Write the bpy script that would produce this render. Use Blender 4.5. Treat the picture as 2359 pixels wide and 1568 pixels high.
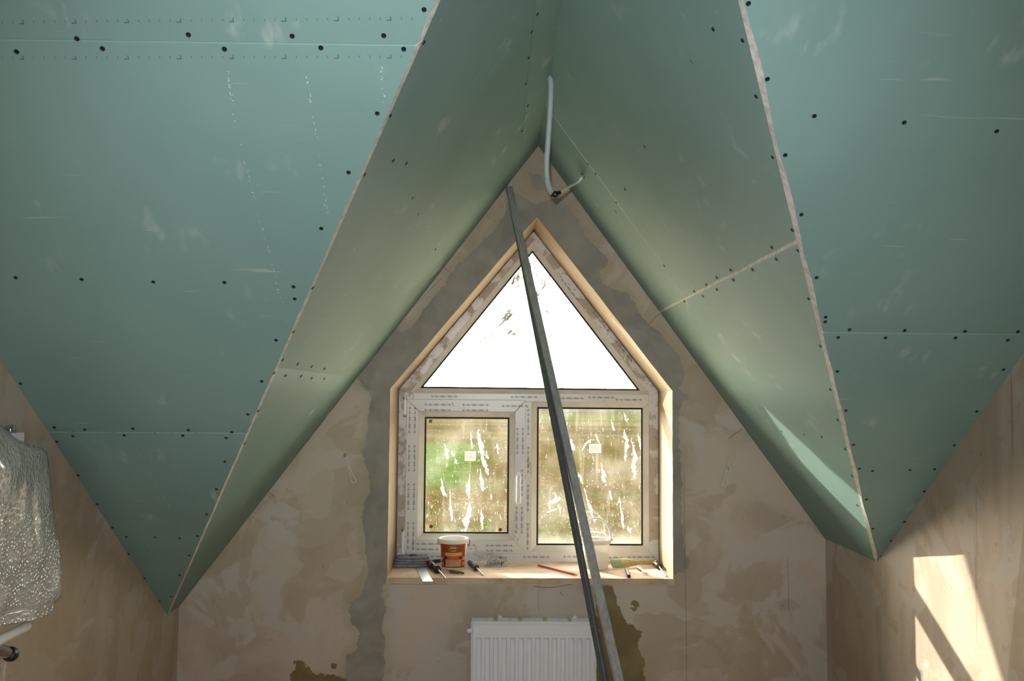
import bpy, math, random
import numpy as np
from mathutils import Vector, Matrix, noise as mnoise

random.seed(7)
sc = bpy.context.scene
COL = sc.collection
for o in list(bpy.data.objects):
    bpy.data.objects.remove(o, do_unlink=True)

# ------------------------------------------------------------------ camera
IW, IH, FPX = 2359.0, 1568.0, 1976.97
CAM = Vector((0.0108, -3.564, 1.6))
YAW, PITCH, ROLL = 0.01587, 0.06406, 0.00765
FW = Vector((math.sin(YAW)*math.cos(PITCH), math.cos(YAW)*math.cos(PITCH), math.sin(PITCH)))
_r0 = Vector((math.cos(YAW), -math.sin(YAW), 0)); _u0 = _r0.cross(FW)
RT = math.cos(ROLL)*_r0 + math.sin(ROLL)*_u0
UP = -math.sin(ROLL)*_r0 + math.cos(ROLL)*_u0
cd = bpy.data.cameras.new('camera'); cam = bpy.data.objects.new('camera', cd); COL.objects.link(cam)
cd.sensor_width = 36.0; cd.lens = FPX/IW*36.0; cd.clip_start = 0.02; cd.clip_end = 2000
cam.matrix_world = Matrix(((RT.x, UP.x, -FW.x, CAM.x), (RT.y, UP.y, -FW.y, CAM.y), (RT.z, UP.z, -FW.z, CAM.z), (0, 0, 0, 1)))
sc.camera = cam

# ------------------------------------------------------------------ world, sun, flash, exposure
SUNDIR = Vector((1.0, -1.205, -0.70)).normalized()      # the way the light travels
wd = bpy.data.worlds.new('world'); sc.world = wd; wd.use_nodes = True
wn = wd.node_tree.nodes; wl = wd.node_tree.links
bg = wn['Background']
sky = wn.new('ShaderNodeTexSky'); sky.sky_type = 'NISHITA'; sky.sun_disc = False
sky.sun_elevation = math.asin(-SUNDIR.z); sky.sun_rotation = math.atan2(-SUNDIR.x, -SUNDIR.y)
sky.air_density = 1.0; sky.dust_density = 0.3; sky.ozone_density = 1.0
hs = wn.new('ShaderNodeHueSaturation'); hs.inputs['Saturation'].default_value = 0.2     # hazy, washed-out sky
wl.new(sky.outputs['Color'], hs.inputs['Color']); 
tn = wn.new('ShaderNodeMix'); tn.data_type = 'RGBA'; tn.blend_type = 'MULTIPLY'; tn.inputs[0].default_value = 1.0; tn.inputs[7].default_value = (1.12, 1.0, 0.84, 1)
wl.new(hs.outputs['Color'], tn.inputs[6]); wl.new(tn.outputs[2], bg.inputs['Color']); bg.inputs['Strength'].default_value = 2.6
sd = bpy.data.lights.new('sun', 'SUN'); sun = bpy.data.objects.new('sun', sd); COL.objects.link(sun)
sd.energy = 12.0; sd.angle = 0.009; sd.color = (1.0, 0.90, 0.74)
sun.rotation_euler = SUNDIR.to_track_quat('-Z', 'Y').to_euler(); sun.location = (-8, 10, 8)
fd = bpy.data.lights.new('camera_flash', 'SPOT'); fl = bpy.data.objects.new('camera_flash', fd); COL.objects.link(fl)
fd.energy = 108.0; fd.color = (0.88, 0.98, 1.06); fd.shadow_soft_size = 0.02; fd.spot_size = math.radians(86); fd.spot_blend = 0.9
fl.location = CAM + UP*0.11 - RT*0.03 + FW*0.02
fl.rotation_euler = (FW + UP*0.06).to_track_quat('-Z', 'Y').to_euler()
vs = sc.view_settings
vs.view_transform = 'Standard'; vs.look = 'None'; vs.gamma = 1.0; vs.use_curve_mapping = False
vs.exposure = 0.0

# ------------------------------------------------------------------ room constants
XL, XR, XC, ZA, KL, KR, Z0, MM = -1.2745, 1.3664, 0.1726, 2.6531, 1.3254, 1.3695, 0.638, 0.78683
RX0, RX1, RZ0, RZ1, RXM, RZ2, RD = -0.4366, 0.738, 0.855, 1.6255, 0.168, 2.3545, 0.32
TB = 0.0125
SM = math.sqrt(1+MM*MM)
YJ = -(ZA-Z0)/MM
ZTL = ZA-KL*(XC-XL); ZTR = ZA-KR*(XR-XC)

def ray(px, py): return FW + RT*((px-IW/2)/FPX) - UP*((py-IH/2)/FPX)
def on(px, py, n, d):
    r = ray(px, py); n = Vector(n); return CAM + r*((d-n.dot(CAM))/n.dot(r))
def on_y(px, py, y=0.0): return on(px, py, (0, 1, 0), y)
def on_x(px, py, x): return on(px, py, (1, 0, 0), x)
def on_z(px, py, z): return on(px, py, (0, 0, 1), z)
def on_main(px, py): return on(px, py, (0, MM, 1), Z0)
def on_dl(px, py): return on(px, py, (-KL, 0, 1), ZA-KL*XC)
def on_dr(px, py): return on(px, py, (KR, 0, 1), ZA+KR*XC)

# ------------------------------------------------------------------ materials
def lin(c):
    return tuple(((v/255)/12.92 if v/255 <= 0.04045 else ((v/255+0.055)/1.055)**2.4) for v in c)
class NT:
    def __init__(s, name):
        s.m = bpy.data.materials.new(name); s.m.use_nodes = True
        s.n = s.m.node_tree.nodes; s.l = s.m.node_tree.links
        s.b = s.n['Principled BSDF']; s.out = s.n['Material Output']
    def node(s, t, **kw):
        nd = s.n.new(t)
        for k, v in kw.items(): setattr(nd, k, v)
        return nd
    def link(s, a, b): s.l.new(a, b)
    def val(s, inp, v):
        if hasattr(v, 'is_output') or isinstance(v, bpy.types.NodeSocket): s.link(v, inp)
        else: inp.default_value = v
    def pos(s, scale=(1, 1, 1), rot=(0, 0, 0)):
        g = s.node('ShaderNodeNewGeometry'); mp = s.node('ShaderNodeMapping')
        mp.inputs['Scale'].default_value = scale; mp.inputs['Rotation'].default_value = rot
        s.link(g.outputs['Position'], mp.inputs['Vector']); return mp.outputs['Vector']
    def noise(s, vec, scale, detail=4, rough=0.55, dist=0.0):
        nd = s.node('ShaderNodeTexNoise'); nd.inputs['Scale'].default_value = scale
        nd.inputs['Detail'].default_value = detail; nd.inputs['Roughness'].default_value = rough
        nd.inputs['Distortion'].default_value = dist
        s.link(vec, nd.inputs['Vector']); return nd.outputs['Fac']
    def ramp(s, fac, a, b):
        nd = s.node('ShaderNodeMapRange', interpolation_type='SMOOTHSTEP'); nd.inputs['From Min'].default_value = a; nd.inputs['From Max'].default_value = b
        s.link(fac, nd.inputs['Value']); return nd.outputs['Result']
    def math(s, op, a, b=0.0, c=None):
        nd = s.node('ShaderNodeMath', operation=op); s.val(nd.inputs[0], a); s.val(nd.inputs[1], b)
        if c is not None: s.val(nd.inputs[2], c)
        return nd.outputs[0]
    def mix(s, fac, a, b):
        nd = s.node('ShaderNodeMix', data_type='RGBA'); s.val(nd.inputs['Factor'], fac)
        for k, v in (('A', a), ('B', b)):
            i = [x for x in nd.inputs if x.name == k and x.type == 'RGBA'][0]
            s.val(i, v if not isinstance(v, tuple) else (v+(1.0,))[:4])
        return [x for x in nd.outputs if x.type == 'RGBA'][0]
    def attr(s, name):
        a = s.node('ShaderNodeAttribute'); a.attribute_name = name; return a
    def bump(s, h, strength=0.3, dist=0.01):
        nd = s.node('ShaderNodeBump'); nd.inputs['Strength'].default_value = strength; nd.inputs['Distance'].default_value = dist
        s.link(h, nd.inputs['Height']); s.link(nd.outputs['Normal'], s.b.inputs['Normal'])
    def base(s, c): s.val(s.b.inputs['Base Color'], c if not isinstance(c, tuple) else (c+(1.0,))[:4])
    def rough(s, r): s.val(s.b.inputs['Roughness'], r)

def simple(name, rgb, rough=0.5, metal=0.0, var=0.0, vscale=20, spec=None):
    t = NT(name); c = lin(rgb)
    if var:
        f = t.noise(t.pos(), vscale)
        t.base(t.mix(t.ramp(f, 0.3, 0.7), tuple(x*(1-var) for x in c), tuple(min(1, x*(1+var)) for x in c)))
    else: t.base(c)
    t.rough(rough); t.b.inputs['Metallic'].default_value = metal
    if spec is not None: t.b.inputs['Specular IOR Level'].default_value = spec
    return t.m

MAT = {}
def m_board():
    t = NT('green_drywall_paper'); p = t.pos()
    c = t.mix(t.ramp(t.noise(p, 1.6, 3), 0.3, 0.7), lin((122, 152, 147)), lin((130, 160, 154)))
    sm = t.math('MULTIPLY', t.ramp(t.noise(p, 5.5, 3), 0.58, 0.72), t.ramp(t.noise(t.pos((30, 12, 5), (0.5, 0.3, 0.7)), 1.0, 4), 0.46, 0.72))
    c = t.mix(t.math('MULTIPLY', sm, 0.5), c, lin((205, 212, 205)))
    sc2 = t.math('MULTIPLY', t.ramp(t.noise(t.pos((4, 60, 60), (0.9, 0.2, 0.5)), 1.0, 2), 0.70, 0.76), 0.35)
    c = t.mix(sc2, c, lin((200, 205, 195)))
    t.base(c); t.rough(0.62); t.b.inputs['Specular IOR Level'].default_value = 0.28
    t.bump(t.noise(p, 350, 2), 0.06, 0.002); return t.m
def m_gypsum():
    t = NT('gypsum_core'); p = t.pos()
    c = t.mix(t.ramp(t.noise(p, 60, 4), 0.35, 0.65), lin((196, 188, 182)), lin((222, 214, 208)))
    t.base(c); t.rough(0.9); t.bump(t.noise(p, 120, 4), 0.5, 0.003); return t.m
def plaster_tone(t, p, streak=False):
    a = lin((171, 156, 140)); b = lin((189, 174, 158)); g = lin((186, 176, 165)); w = lin((168, 151, 128))
    n1 = t.noise(p, 2.2, 6, 0.6, 0.6)
    if streak: n1 = t.noise(t.pos((3.2, 3.2, 0.8)), 1.3, 6, 0.6, 0.5)
    c = t.mix(t.ramp(n1, 0.40, 0.60), a, b)
    c = t.mix(t.math('MULTIPLY', t.ramp(t.noise(p, 3.7, 5, 0.55, 0.8), 0.51, 0.56), 0.85), c, g)
    c = t.mix(t.math('MULTIPLY', t.ramp(t.noise(p, 1.5, 5, 0.65, 1.0), 0.53, 0.56), 0.6), c, w)
    c = t.mix(t.math('MULTIPLY', t.ramp(t.noise(p, 34, 3), 0.64, 0.74), 0.25), c, lin((118, 98, 76)))
    c = t.mix(t.math('MULTIPLY', t.ramp(t.noise(p, 140, 2), 0.70, 0.78), 0.5), c, lin((96, 84, 70)))
    return c
def m_wall_back():
    t = NT('patched_plaster'); p = t.pos()
    c = plaster_tone(t, p)
    wob = t.math('MULTIPLY', t.math('SUBTRACT', t.noise(p, 26, 6, 0.68), 0.5), 0.050)
    # a lighter rim where the cement filler was feathered out
    sdg = t.math('ADD', t.attr('sd_grey').outputs['Fac'], wob)
    rim = t.math('MULTIPLY', t.ramp(sdg, -0.045, -0.004), 0.45)
    c = t.mix(rim, c, lin((160, 146, 118)))
    gm = t.ramp(sdg, -0.0015, 0.0015)
    gcol = t.mix(t.ramp(t.noise(p, 5, 5, 0.6, 0.5), 0.35, 0.65), lin((128, 123, 116)), lin((147, 142, 134)))
    c = t.mix(t.math('MULTIPLY', gm, t.math('MULTIPLY_ADD', t.ramp(t.noise(p, 6.5, 5, 0.6, 0.8), 0.64, 0.44), 0.30, 0.66)), c, gcol)
    sdw = t.math('ADD', t.attr('sd_wet').outputs['Fac'], wob)
    wm = t.ramp(sdw, -0.0015, 0.0015)
    wcol = t.mix(t.ramp(t.noise(p, 7, 3), 0.4, 0.6), lin((112, 96, 58)), lin((126, 112, 74)))
    c = t.mix(wm, c, wcol)
    sdl = t.math('ADD', t.attr('sd_lite').outputs['Fac'], wob)
    c = t.mix(t.math('MULTIPLY', t.ramp(sdl, -0.002, 0.004), 0.6), c, lin((186, 174, 156)))
    # thin cracks / grooves drawn along traced lines
    cr = t.math('ADD', t.attr('sd_crack').outputs['Fac'], t.math('MULTIPLY', wob, 0.03))
    cm = t.ramp(cr, 0.0016, 0.0006)
    c = t.mix(t.math('MULTIPLY', cm, 0.0), c, lin((84, 74, 62)))
    t.base(c)
    t.rough(t.math('MULTIPLY_ADD', wm, -0.35, 0.82))
    h = t.math('ADD', t.math('MULTIPLY', t.noise(p, 9, 6, 0.6), 1.0), t.math('MULTIPLY', gm, -0.12))
    t.bump(h, 0.35, 0.012); return t.m
def m_wall_side(name, step=False):
    t = NT(name); p = t.pos(); c = plaster_tone(t, p, True)
    if step:
        g = t.node('ShaderNodeNewGeometry'); sx = t.node('ShaderNodeSeparateXYZ'); t.link(g.outputs['Position'], sx.inputs[0])
        lim = t.math('ADD', sx.outputs['Y'], t.math('MULTIPLY', sx.outputs['Z'], 0.22))
        c = t.mix(t.math('MULTIPLY', t.ramp(lim, -1.069, -1.072), 0.4), c, lin((138, 122, 98)))
        ln = t.math('MULTIPLY', t.ramp(t.noise(t.pos((1, 40, 1.2)), 1.0, 2), 0.70, 0.73), 0.35)
        c = t.mix(ln, c, lin((116, 92, 66)))
    t.base(c); t.rough(0.85); t.bump(t.noise(p, 11, 6, 0.6), 0.25, 0.010); return t.m
def m_reveal():
    t = NT('cream_reveal_plaster'); p = t.pos()
    c = t.mix(t.ramp(t.noise(p, 4, 4), 0.35, 0.65), lin((136, 118, 92)), lin((150, 132, 106)))
    c = t.mix(t.math('MULTIPLY', t.ramp(t.noise(t.pos((40, 40, 9)), 1.0, 4), 0.66, 0.74), 0.55), c, lin((160, 128, 92)))
    t.base(c); t.rough(0.75); t.bump(t.noise(p, 30, 4), 0.2, 0.004); return t.m
def m_sill():
    t = NT('dusty_sill'); p = t.pos()
    c = t.mix(t.ramp(t.noise(p, 9, 5), 0.35, 0.65), lin((182, 158, 132)), lin((204, 182, 156)))
    c = t.mix(t.math('MULTIPLY', t.ramp(t.noise(p, 55, 4), 0.60, 0.72), 0.5), c, lin((140, 118, 96)))
    c = t.mix(t.math('MULTIPLY', t.ramp(t.noise(p, 130, 2), 0.72, 0.78), 0.6), c, lin((90, 78, 66)))
    t.base(c); t.rough(0.85); t.bump(t.noise(p, 60, 4), 0.4, 0.003); return t.m
def m_pvc(name, dirt):
    t = NT(name); p = t.pos()
    c = lin((208, 206, 202)); br = lin((166, 146, 124))
    f1 = t.ramp(t.noise(p, 14, 6, 0.62), 0.66-dirt*0.20, 0.72-dirt*0.18)
    f2 = t.ramp(t.noise(p, 60, 4, 0.6), 0.72-dirt*0.10, 0.76-dirt*0.10)
    c2 = t.mix(t.math('MULTIPLY', f1, 0.75), c, br)
    c2 = t.mix(t.math('MULTIPLY', f2, 0.6), c2, lin((128, 104, 84)))
    t.base(c2); t.rough(t.math('MULTIPLY_ADD', f1, 0.4, 0.32)); return t.m
def m_glass():
    t = NT('dusty_glass'); p = t.pos()
    tr = t.node('ShaderNodeBsdfTransparent'); tr.inputs['Color'].default_value = (0.97, 0.985, 0.975, 1)
    gl = t.node('ShaderNodeBsdfGlossy'); gl.inputs['Roughness'].default_value = 0.0
    lw = t.node('ShaderNodeLayerWeight'); lw.inputs['Blend'].default_value = 0.5
    fr = t.math('MULTIPLY_ADD', t.math('POWER', lw.outputs['Facing'], 5.0), 0.96, 0.035)
    m1 = t.node('ShaderNodeMixShader'); t.link(fr, m1.inputs[0]); t.link(tr.outputs[0], m1.inputs[1]); t.link(gl.outputs[0], m1.inputs[2])
    tl = t.node('ShaderNodeBsdfTranslucent'); tl.inputs['Color'].default_value = (0.8, 0.8, 0.78, 1)
    g = t.node('ShaderNodeNewGeometry'); sx = t.node('ShaderNodeSeparateXYZ'); t.link(g.outputs['Position'], sx.inputs[0])
    low = t.math('MULTIPLY', t.ramp(sx.outputs['Z'], 1.00, 0.93), 0.045)
    d = t.math('MULTIPLY', t.ramp(t.noise(p, 6, 5, 0.6), 0.3, 0.8), 0.035)
    d2 = t.math('MULTIPLY', t.ramp(t.noise(t.pos((60, 60, 5)), 1.0, 3), 0.55, 0.75), 0.022)
    d3 = t.math('MULTIPLY', t.ramp(t.noise(t.pos((1, 1, 0.7)), 190, 2), 0.70, 0.75), 0.22)
    f = t.math('ADD', t.math('ADD', low, d), t.math('ADD', d2, d3))
    m2 = t.node('ShaderNodeMixShader'); t.link(f, m2.inputs[0]); t.link(m1.outputs[0], m2.inputs[1]); t.link(tl.outputs[0], m2.inputs[2])
    t.link(m2.outputs[0], t.out.inputs['Surface']); return t.m
def m_translucent(name, rgb, fac, rough=0.6):
    t = NT(name); tl = t.node('ShaderNodeBsdfTranslucent'); tl.inputs['Color'].default_value = lin(rgb)+(1,)
    t.base(lin(rgb)); t.rough(rough)
    m = t.node('ShaderNodeMixShader'); m.inputs[0].default_value = fac
    t.link(t.b.outputs[0], m.inputs[1]); t.link(tl.outputs[0], m.inputs[2]); t.link(m.outputs[0], t.out.inputs['Surface']); return t.m
def m_film(name, alpha, rough, rgb, bumpscale=0, bumpstr=0.0):
    t = NT(name); t.base(lin(rgb)); t.rough(rough)
    tr = t.node('ShaderNodeBsdfTransparent'); m = t.node('ShaderNodeMixShader'); m.inputs[0].default_value = alpha
    if bumpscale:
        v = t.node('ShaderNodeTexVoronoi'); v.inputs['Scale'].default_value = bumpscale; t.link(t.pos(), v.inputs['Vector'])
        t.bump(t.math('MULTIPLY', v.outputs['Distance'], -1.0), bumpstr, 0.01)
    t.link(tr.outputs[0], m.inputs[1]); t.link(t.b.outputs[0], m.inputs[2]); t.link(m.outputs[0], t.out.inputs['Surface']); return t.m
def m_zinc(name, rgb, rough):
    t = NT(name); v = t.node('ShaderNodeTexVoronoi'); v.inputs['Scale'].default_value = 90; t.link(t.pos((1, 1, 0.4)), v.inputs['Vector'])
    c = lin(rgb); f = t.math('ADD', t.math('MULTIPLY', v.outputs['Distance'], 0.6), t.math('MULTIPLY', t.noise(t.pos((1, 1, 0.25)), 24, 4), 0.7))
    t.base(t.mix(t.ramp(f, 0.3, 0.9), tuple(x*0.72 for x in c), c)); t.rough(rough); t.b.inputs['Metallic'].default_value = 0.55; return t.m
def m_ground():
    t = NT('meadow'); g = t.node('ShaderNodeNewGeometry'); sx = t.node('ShaderNodeSeparateXYZ'); t.link(g.outputs['Position'], sx.inputs[0])
    X, Y = sx.outputs['X'], sx.outputs['Y']; p = t.pos((1, 1, 1))
    w = t.math('MULTIPLY', t.math('SUBTRACT', t.noise(p, 0.09, 4), 0.5), 16)
    near = t.mix(t.ramp(t.noise(t.pos((1, 0.6, 1)), 0.55, 6, 0.65), 0.38, 0.62), lin((68, 55, 33)), lin((59, 58, 27)))
    near = t.mix(t.math('MULTIPLY', t.ramp(t.noise(p, 0.23, 5, 0.6), 0.5, 0.68), 0.7), near, lin((51, 49, 25)))
    near = t.mix(t.math('MULTIPLY', t.ramp(t.noise(p, 3.0, 4), 0.62, 0.72), 0.5), near, lin((41, 38, 26)))
    near = t.mix(t.math('MULTIPLY', t.ramp(t.noise(t.pos((0.5, 1.6, 1)), 0.12, 5), 0.58, 0.66), 0.6), near, lin((64, 49, 35)))
    # fresh green strip on the left
    gx = t.ramp(t.math('ADD', X, t.math('ADD', t.math('MULTIPLY', w, 0.10), t.math('MULTIPLY', Y, -0.001))), -0.4, -2.4)
    gy = t.math('MULTIPLY', t.ramp(t.math('ADD', Y, w), 36, 44), t.ramp(t.math('ADD', Y, w), 82, 76))
    green = t.mix(t.ramp(t.noise(p, 1.1, 5), 0.35, 0.65), lin((48, 66, 25)), lin((61, 74, 34)))
    c = t.mix(t.math('MULTIPLY', gx, gy), near, green)
    far = t.mix(t.ramp(t.noise(t.pos((0.25, 0.9, 1), (0, 0, 0.5)), 0.16, 5), 0.40, 0.60), lin((64, 57, 37)), lin((74, 70, 46)))
    c = t.mix(t.ramp(t.math('ADD', Y, w), 78, 88), c, far)
    fur = t.math('MULTIPLY', t.ramp(t.noise(t.pos((0.35, 1.6, 1), (0, 0, 0.9)), 0.11, 4), 0.56, 0.62), t.ramp(Y, 80, 100))
    c = t.mix(t.math('MULTIPLY', fur, 0.75), c, lin((51, 46, 44)))
    c = t.mix(t.math('MULTIPLY', t.ramp(Y, 120, 150), t.ramp(t.noise(t.pos((0.1, 0.6, 1)), 0.1, 3), 0.48, 0.56)), c, lin((59, 70, 40)))
    c = t.mix(t.ramp(Y, 190, 260), c, lin((61, 65, 69)))  # distant ground turns blue-grey: air haze put into its colour
    # pale sand added out of view by the house, bounces sunlight up to the ceiling
    bounce_sand = t.mix(t.ramp(t.noise(p, 0.8, 5), 0.35, 0.65), lin((222, 206, 176)), lin((236, 224, 200)))
    c = t.mix(t.ramp(t.math('ADD', Y, t.math('MULTIPLY', w, 0.2)), 19, 17), c, bounce_sand)
    t.base(c); t.rough(1.0); t.b.inputs['Specular IOR Level'].default_value = 0.0
    t.bump(t.noise(p, 2.0, 6, 0.7), 0.8, 0.5); return t.m
def m_vcol(name, rough=0.9, transl=0.0):
    t = NT(name); a = t.attr('tint'); t.link(a.outputs['Color'], t.b.inputs['Base Color']); t.rough(rough)
    if transl:
        tl = t.node('ShaderNodeBsdfTranslucent'); t.link(a.outputs['Color'], tl.inputs['Color'])
        m = t.node('ShaderNodeMixShader'); m.inputs[0].default_value = transl
        t.link(t.b.outputs[0], m.inputs[1]); t.link(tl.outputs[0], m.inputs[2]); t.link(m.outputs[0], t.out.inputs['Surface'])
    return t.m

MAT['board'] = m_board(); MAT['gypsum'] = m_gypsum(); MAT['wallb'] = m_wall_back()
MAT['walll'] = m_wall_side('streaked_plaster'); MAT['wallr'] = m_wall_side('streaked_plaster_with_joint', True)
MAT['reveal'] = m_reveal(); MAT['sill'] = m_sill()
MAT['pvc'] = m_pvc('white_plastic_frame', 0.15); MAT['pvcd'] = m_pvc('plaster_stained_frame', 1.0); MAT['pvcc'] = simple('clean_white_bead', (206, 203, 192), 0.35, var=0.05)
MAT['glass'] = m_glass(); MAT['splash'] = m_translucent('dried_plaster', (236, 233, 226), 0.62, 0.8)
_t = MAT['splash'].node_tree; _m = _t.nodes.new('ShaderNodeMixShader'); _m.inputs[0].default_value = 0.35
_o = _t.nodes['Material Output']; _s = _o.inputs['Surface'].links[0].from_socket
_t.links.new(_s, _m.inputs[1]); _t.links.new(_t.nodes.new('ShaderNodeBsdfTransparent').outputs[0], _m.inputs[2]); _t.links.new(_m.outputs[0], _o.inputs['Surface'])
MAT['gasket'] = simple('black_rubber', (26, 25, 26), 0.7, var=0.1)
MAT['print'] = simple('grey_film_print', (104, 103, 106), 0.6, var=0.12, vscale=80)
MAT['zinc'] = m_zinc('galvanised_steel', (194, 192, 190), 0.40); MAT['zinc_shaded'] = m_zinc('shaded_galvanised_steel', (112, 114, 116), 0.45)  # second steel is a darker copy: dim room reflections put into its colour
MAT['screw'] = simple('black_screw', (22, 22, 24), 0.55, var=0.1)
MAT['white'] = simple('white_enamel', (226, 227, 232), 0.28, var=0.02)
MAT['chrome'] = simple('chrome', (205, 205, 208), 0.12, 1.0, var=0.03)
MAT['steel'] = simple('brushed_steel', (168, 170, 174), 0.38, 0.9, var=0.08, vscale=60)
MAT['blackp'] = simple('black_plastic', (26, 25, 27), 0.42, var=0.1, vscale=60)
MAT['darkst'] = simple('dark_steel', (72, 66, 60), 0.45, 0.7, var=0.15, vscale=80)
MAT['floor'] = simple('screed_floor', (214, 184, 142), 0.9, var=0.10, vscale=5)
MAT['ground'] = m_ground(); MAT['grass'] = m_vcol('grass_blades', 0.9, 0.3)
MAT['conduit'] = simple('grey_conduit', (176, 186, 190), 0.45, var=0.03)
MAT['tape'] = simple('black_tape', (24, 23, 25), 0.4, var=0.1)
MAT['cable'] = simple('white_cable', (226, 226, 224), 0.45, var=0.03)
MAT['oldwire'] = simple('grubby_white_wire', (200, 192, 178), 0.5, var=0.1, vscale=90)
MAT['orange'] = simple('brown_orange_label', (150, 70, 30), 0.4, var=0.22, vscale=34)
MAT['plast'] = m_translucent('white_bucket_plastic', (232, 230, 222), 0.30, 0.35)
MAT['red'] = simple('red_lacquer', (168, 26, 34), 0.35, var=0.08)
MAT['roof'] = simple('roof_boarding', (120, 100, 80), 0.9, var=0.15)

# ------------------------------------------------------------------ mesh helpers
class MB:
    def __init__(s): s.v = []; s.f = []; s.mi = []; s.sm = []
    def add(s, verts, faces, mi=0, smooth=False):
        b = len(s.v); s.v += [tuple(v) for v in verts]
        for f in faces: s.f.append(tuple(b+i for i in f)); s.mi.append(mi); s.sm.append(smooth)
        return s
    def box(s, a, b, mi=0):
        x0, y0, z0 = a; x1, y1, z1 = b
        return s.add([(x0, y0, z0), (x1, y0, z0), (x1, y1, z0), (x0, y1, z0), (x0, y0, z1), (x1, y0, z1), (x1, y1, z1), (x0, y1, z1)],
                     [(0, 3, 2, 1), (4, 5, 6, 7), (0, 1, 5, 4), (1, 2, 6, 5), (2, 3, 7, 6), (3, 0, 4, 7)], mi)
    def obox(s, c, ax, ay, az, mi=0):
        c = Vector(c); P = []
        for k in (-1, 1):
            for i, j in ((-1, -1), (1, -1), (1, 1), (-1, 1)): P.append(c+ax*i+ay*j+az*k)
        return s.add(P, [(0, 3, 2, 1), (4, 5, 6, 7), (0, 1, 5, 4), (1, 2, 6, 5), (2, 3, 7, 6), (3, 0, 4, 7)], mi)
    def loft(s, rings, closed=True, caps=True, mi=0, smooth=True):
        n = len(rings[0]); V = [p for r in rings for p in r]; F = []
        for i in range(len(rings)-1):
            for j in range(n if closed else n-1):
                k = (j+1) % n; F.append((i*n+j, i*n+k, (i+1)*n+k, (i+1)*n+j))
        b = len(s.v); s.add(V, F, mi, smooth)
        if caps and closed:
            s.f.append(tuple(b+j for j in reversed(range(n)))); s.mi.append(mi); s.sm.append(False)
            q = b+(len(rings)-1)*n; s.f.append(tuple(q+j for j in range(n))); s.mi.append(mi); s.sm.append(False)
        return s
    def tube(s, pts, r, n=10, mi=0, flat=1.0, caps=True, smooth=True, loop=False):
        pts = [Vector(p) for p in pts]; N = len(pts); rr = r if isinstance(r, (list, tuple)) else [r]*N
        rings = []; u = None
        for i in range(N):
            if loop: t = pts[(i+1) % N]-pts[i-1]
            else: t = pts[min(i+1, N-1)]-pts[max(i-1, 0)]
            t.normalize()
            if u is None: u = t.orthogonal().normalized()
            else: u = (u-t*u.dot(t)).normalized()
            w = t.cross(u)
            rings.append([pts[i]+(u*math.cos(a)+w*math.sin(a)*flat)*rr[i] for a in [2*math.pi*k/n for k in range(n)]])
        if loop: rings.append(rings[0]); caps = False
        return s.loft(rings, True, caps, mi, smooth)
    def lathe(s, base, axis, prof, n=24, mi=0, smooth=True, caps=True):
        base = Vector(base); axis = Vector(axis).normalized(); u = axis.orthogonal().normalized(); w = axis.cross(u)
        rings = [[base+axis*h+(u*math.cos(a)+w*math.sin(a))*r for a in [2*math.pi*k/n for k in range(n)]] for r, h in prof]
        return s.loft(rings, True, caps, mi, smooth)
    def prism(s, poly, y0, y1, mi=0):
        n = len(poly); V = [(x, y0, z) for x, z in poly]+[(x, y1, z) for x, z in poly]
        F = [tuple(range(n)), tuple(reversed(range(n, 2*n)))]+[(i, i+n, (i+1) % n+n, (i+1) % n) for i in range(n)]
        return s.add(V, F, mi)
    def ring_flat(s, c, ux, uz, r0, r1, n=10, mi=0):
        V = []
        for k in range(n):
            a = 2*math.pi*k/n; d = ux*math.cos(a)+uz*math.sin(a); V += [c+d*r0, c+d*r1]
        return s.add(V, [(2*k, 2*k+1, (2*k+3) % (2*n), (2*k+2) % (2*n)) for k in range(n)], mi)
    def poly(s, pts, mi=0): return s.add(pts, [tuple(range(len(pts)))], mi)

ORG = {}
def obj(name, mb, mats, parent=None, org=None, sharp=35, smooth_all=None, kind=None, label=None, fix=True):
    me = bpy.data.meshes.new(name)
    o_ = ORG.get(parent.name, Vector((0, 0, 0))) if parent else (Vector(org) if org else Vector((0, 0, 0)))
    vv = [(x-o_.x, y-o_.y, z-o_.z) for x, y, z in mb.v]
    me.from_pydata(vv, [], mb.f)
    if not isinstance(mats, (list, tuple)): mats = [mats]
    for m in mats: me.materials.append(MAT[m] if isinstance(m, str) else m)
    me.polygons.foreach_set('material_index', mb.mi)
    me.polygons.foreach_set('use_smooth', [True if smooth_all else (smooth_all is None and q) for q in mb.sm])
    me.validate(clean_customdata=False)
    if fix:
        import bmesh
        bm = bmesh.new(); bm.from_mesh(me); bmesh.ops.recalc_face_normals(bm, faces=bm.faces[:]); bm.to_mesh(me); bm.free()
    me.set_sharp_from_angle(angle=math.radians(sharp)); me.update()
    o = bpy.data.objects.new(name, me); COL.objects.link(o)
    if parent: o.parent = parent; ORG[o.name] = o_
    else: o.location = o_; ORG[o.name] = o_
    if kind: o['kind'] = kind
    if label: o['label'] = label
    return o
def tag(o, label, cat, group=None, kind=None):
    o['label'] = label; o['category'] = cat
    if group: o['group'] = group
    if kind: o['kind'] = kind
    return o
def thing(name, loc, label, cat, group=None, kind=None):
    o = bpy.data.objects.new(name, None); COL.objects.link(o); o.location = loc; o.empty_display_size = 0.05
    ORG[o.name] = Vector(loc); return tag(o, label, cat, group, kind)
def bez(pts, n=8):
    P = [Vector(p) for p in pts]; out = []
    for i in range(len(P)-1):
        a, b, c, d = P[max(i-1, 0)], P[i], P[i+1], P[min(i+2, len(P)-1)]
        for k in range(n):
            t = k/n; out.append(0.5*((2*b)+(c-a)*t+(2*a-5*b+4*c-d)*t*t+(3*b-a-3*c+d)*t**3))
    out.append(P[-1]); return out

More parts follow.
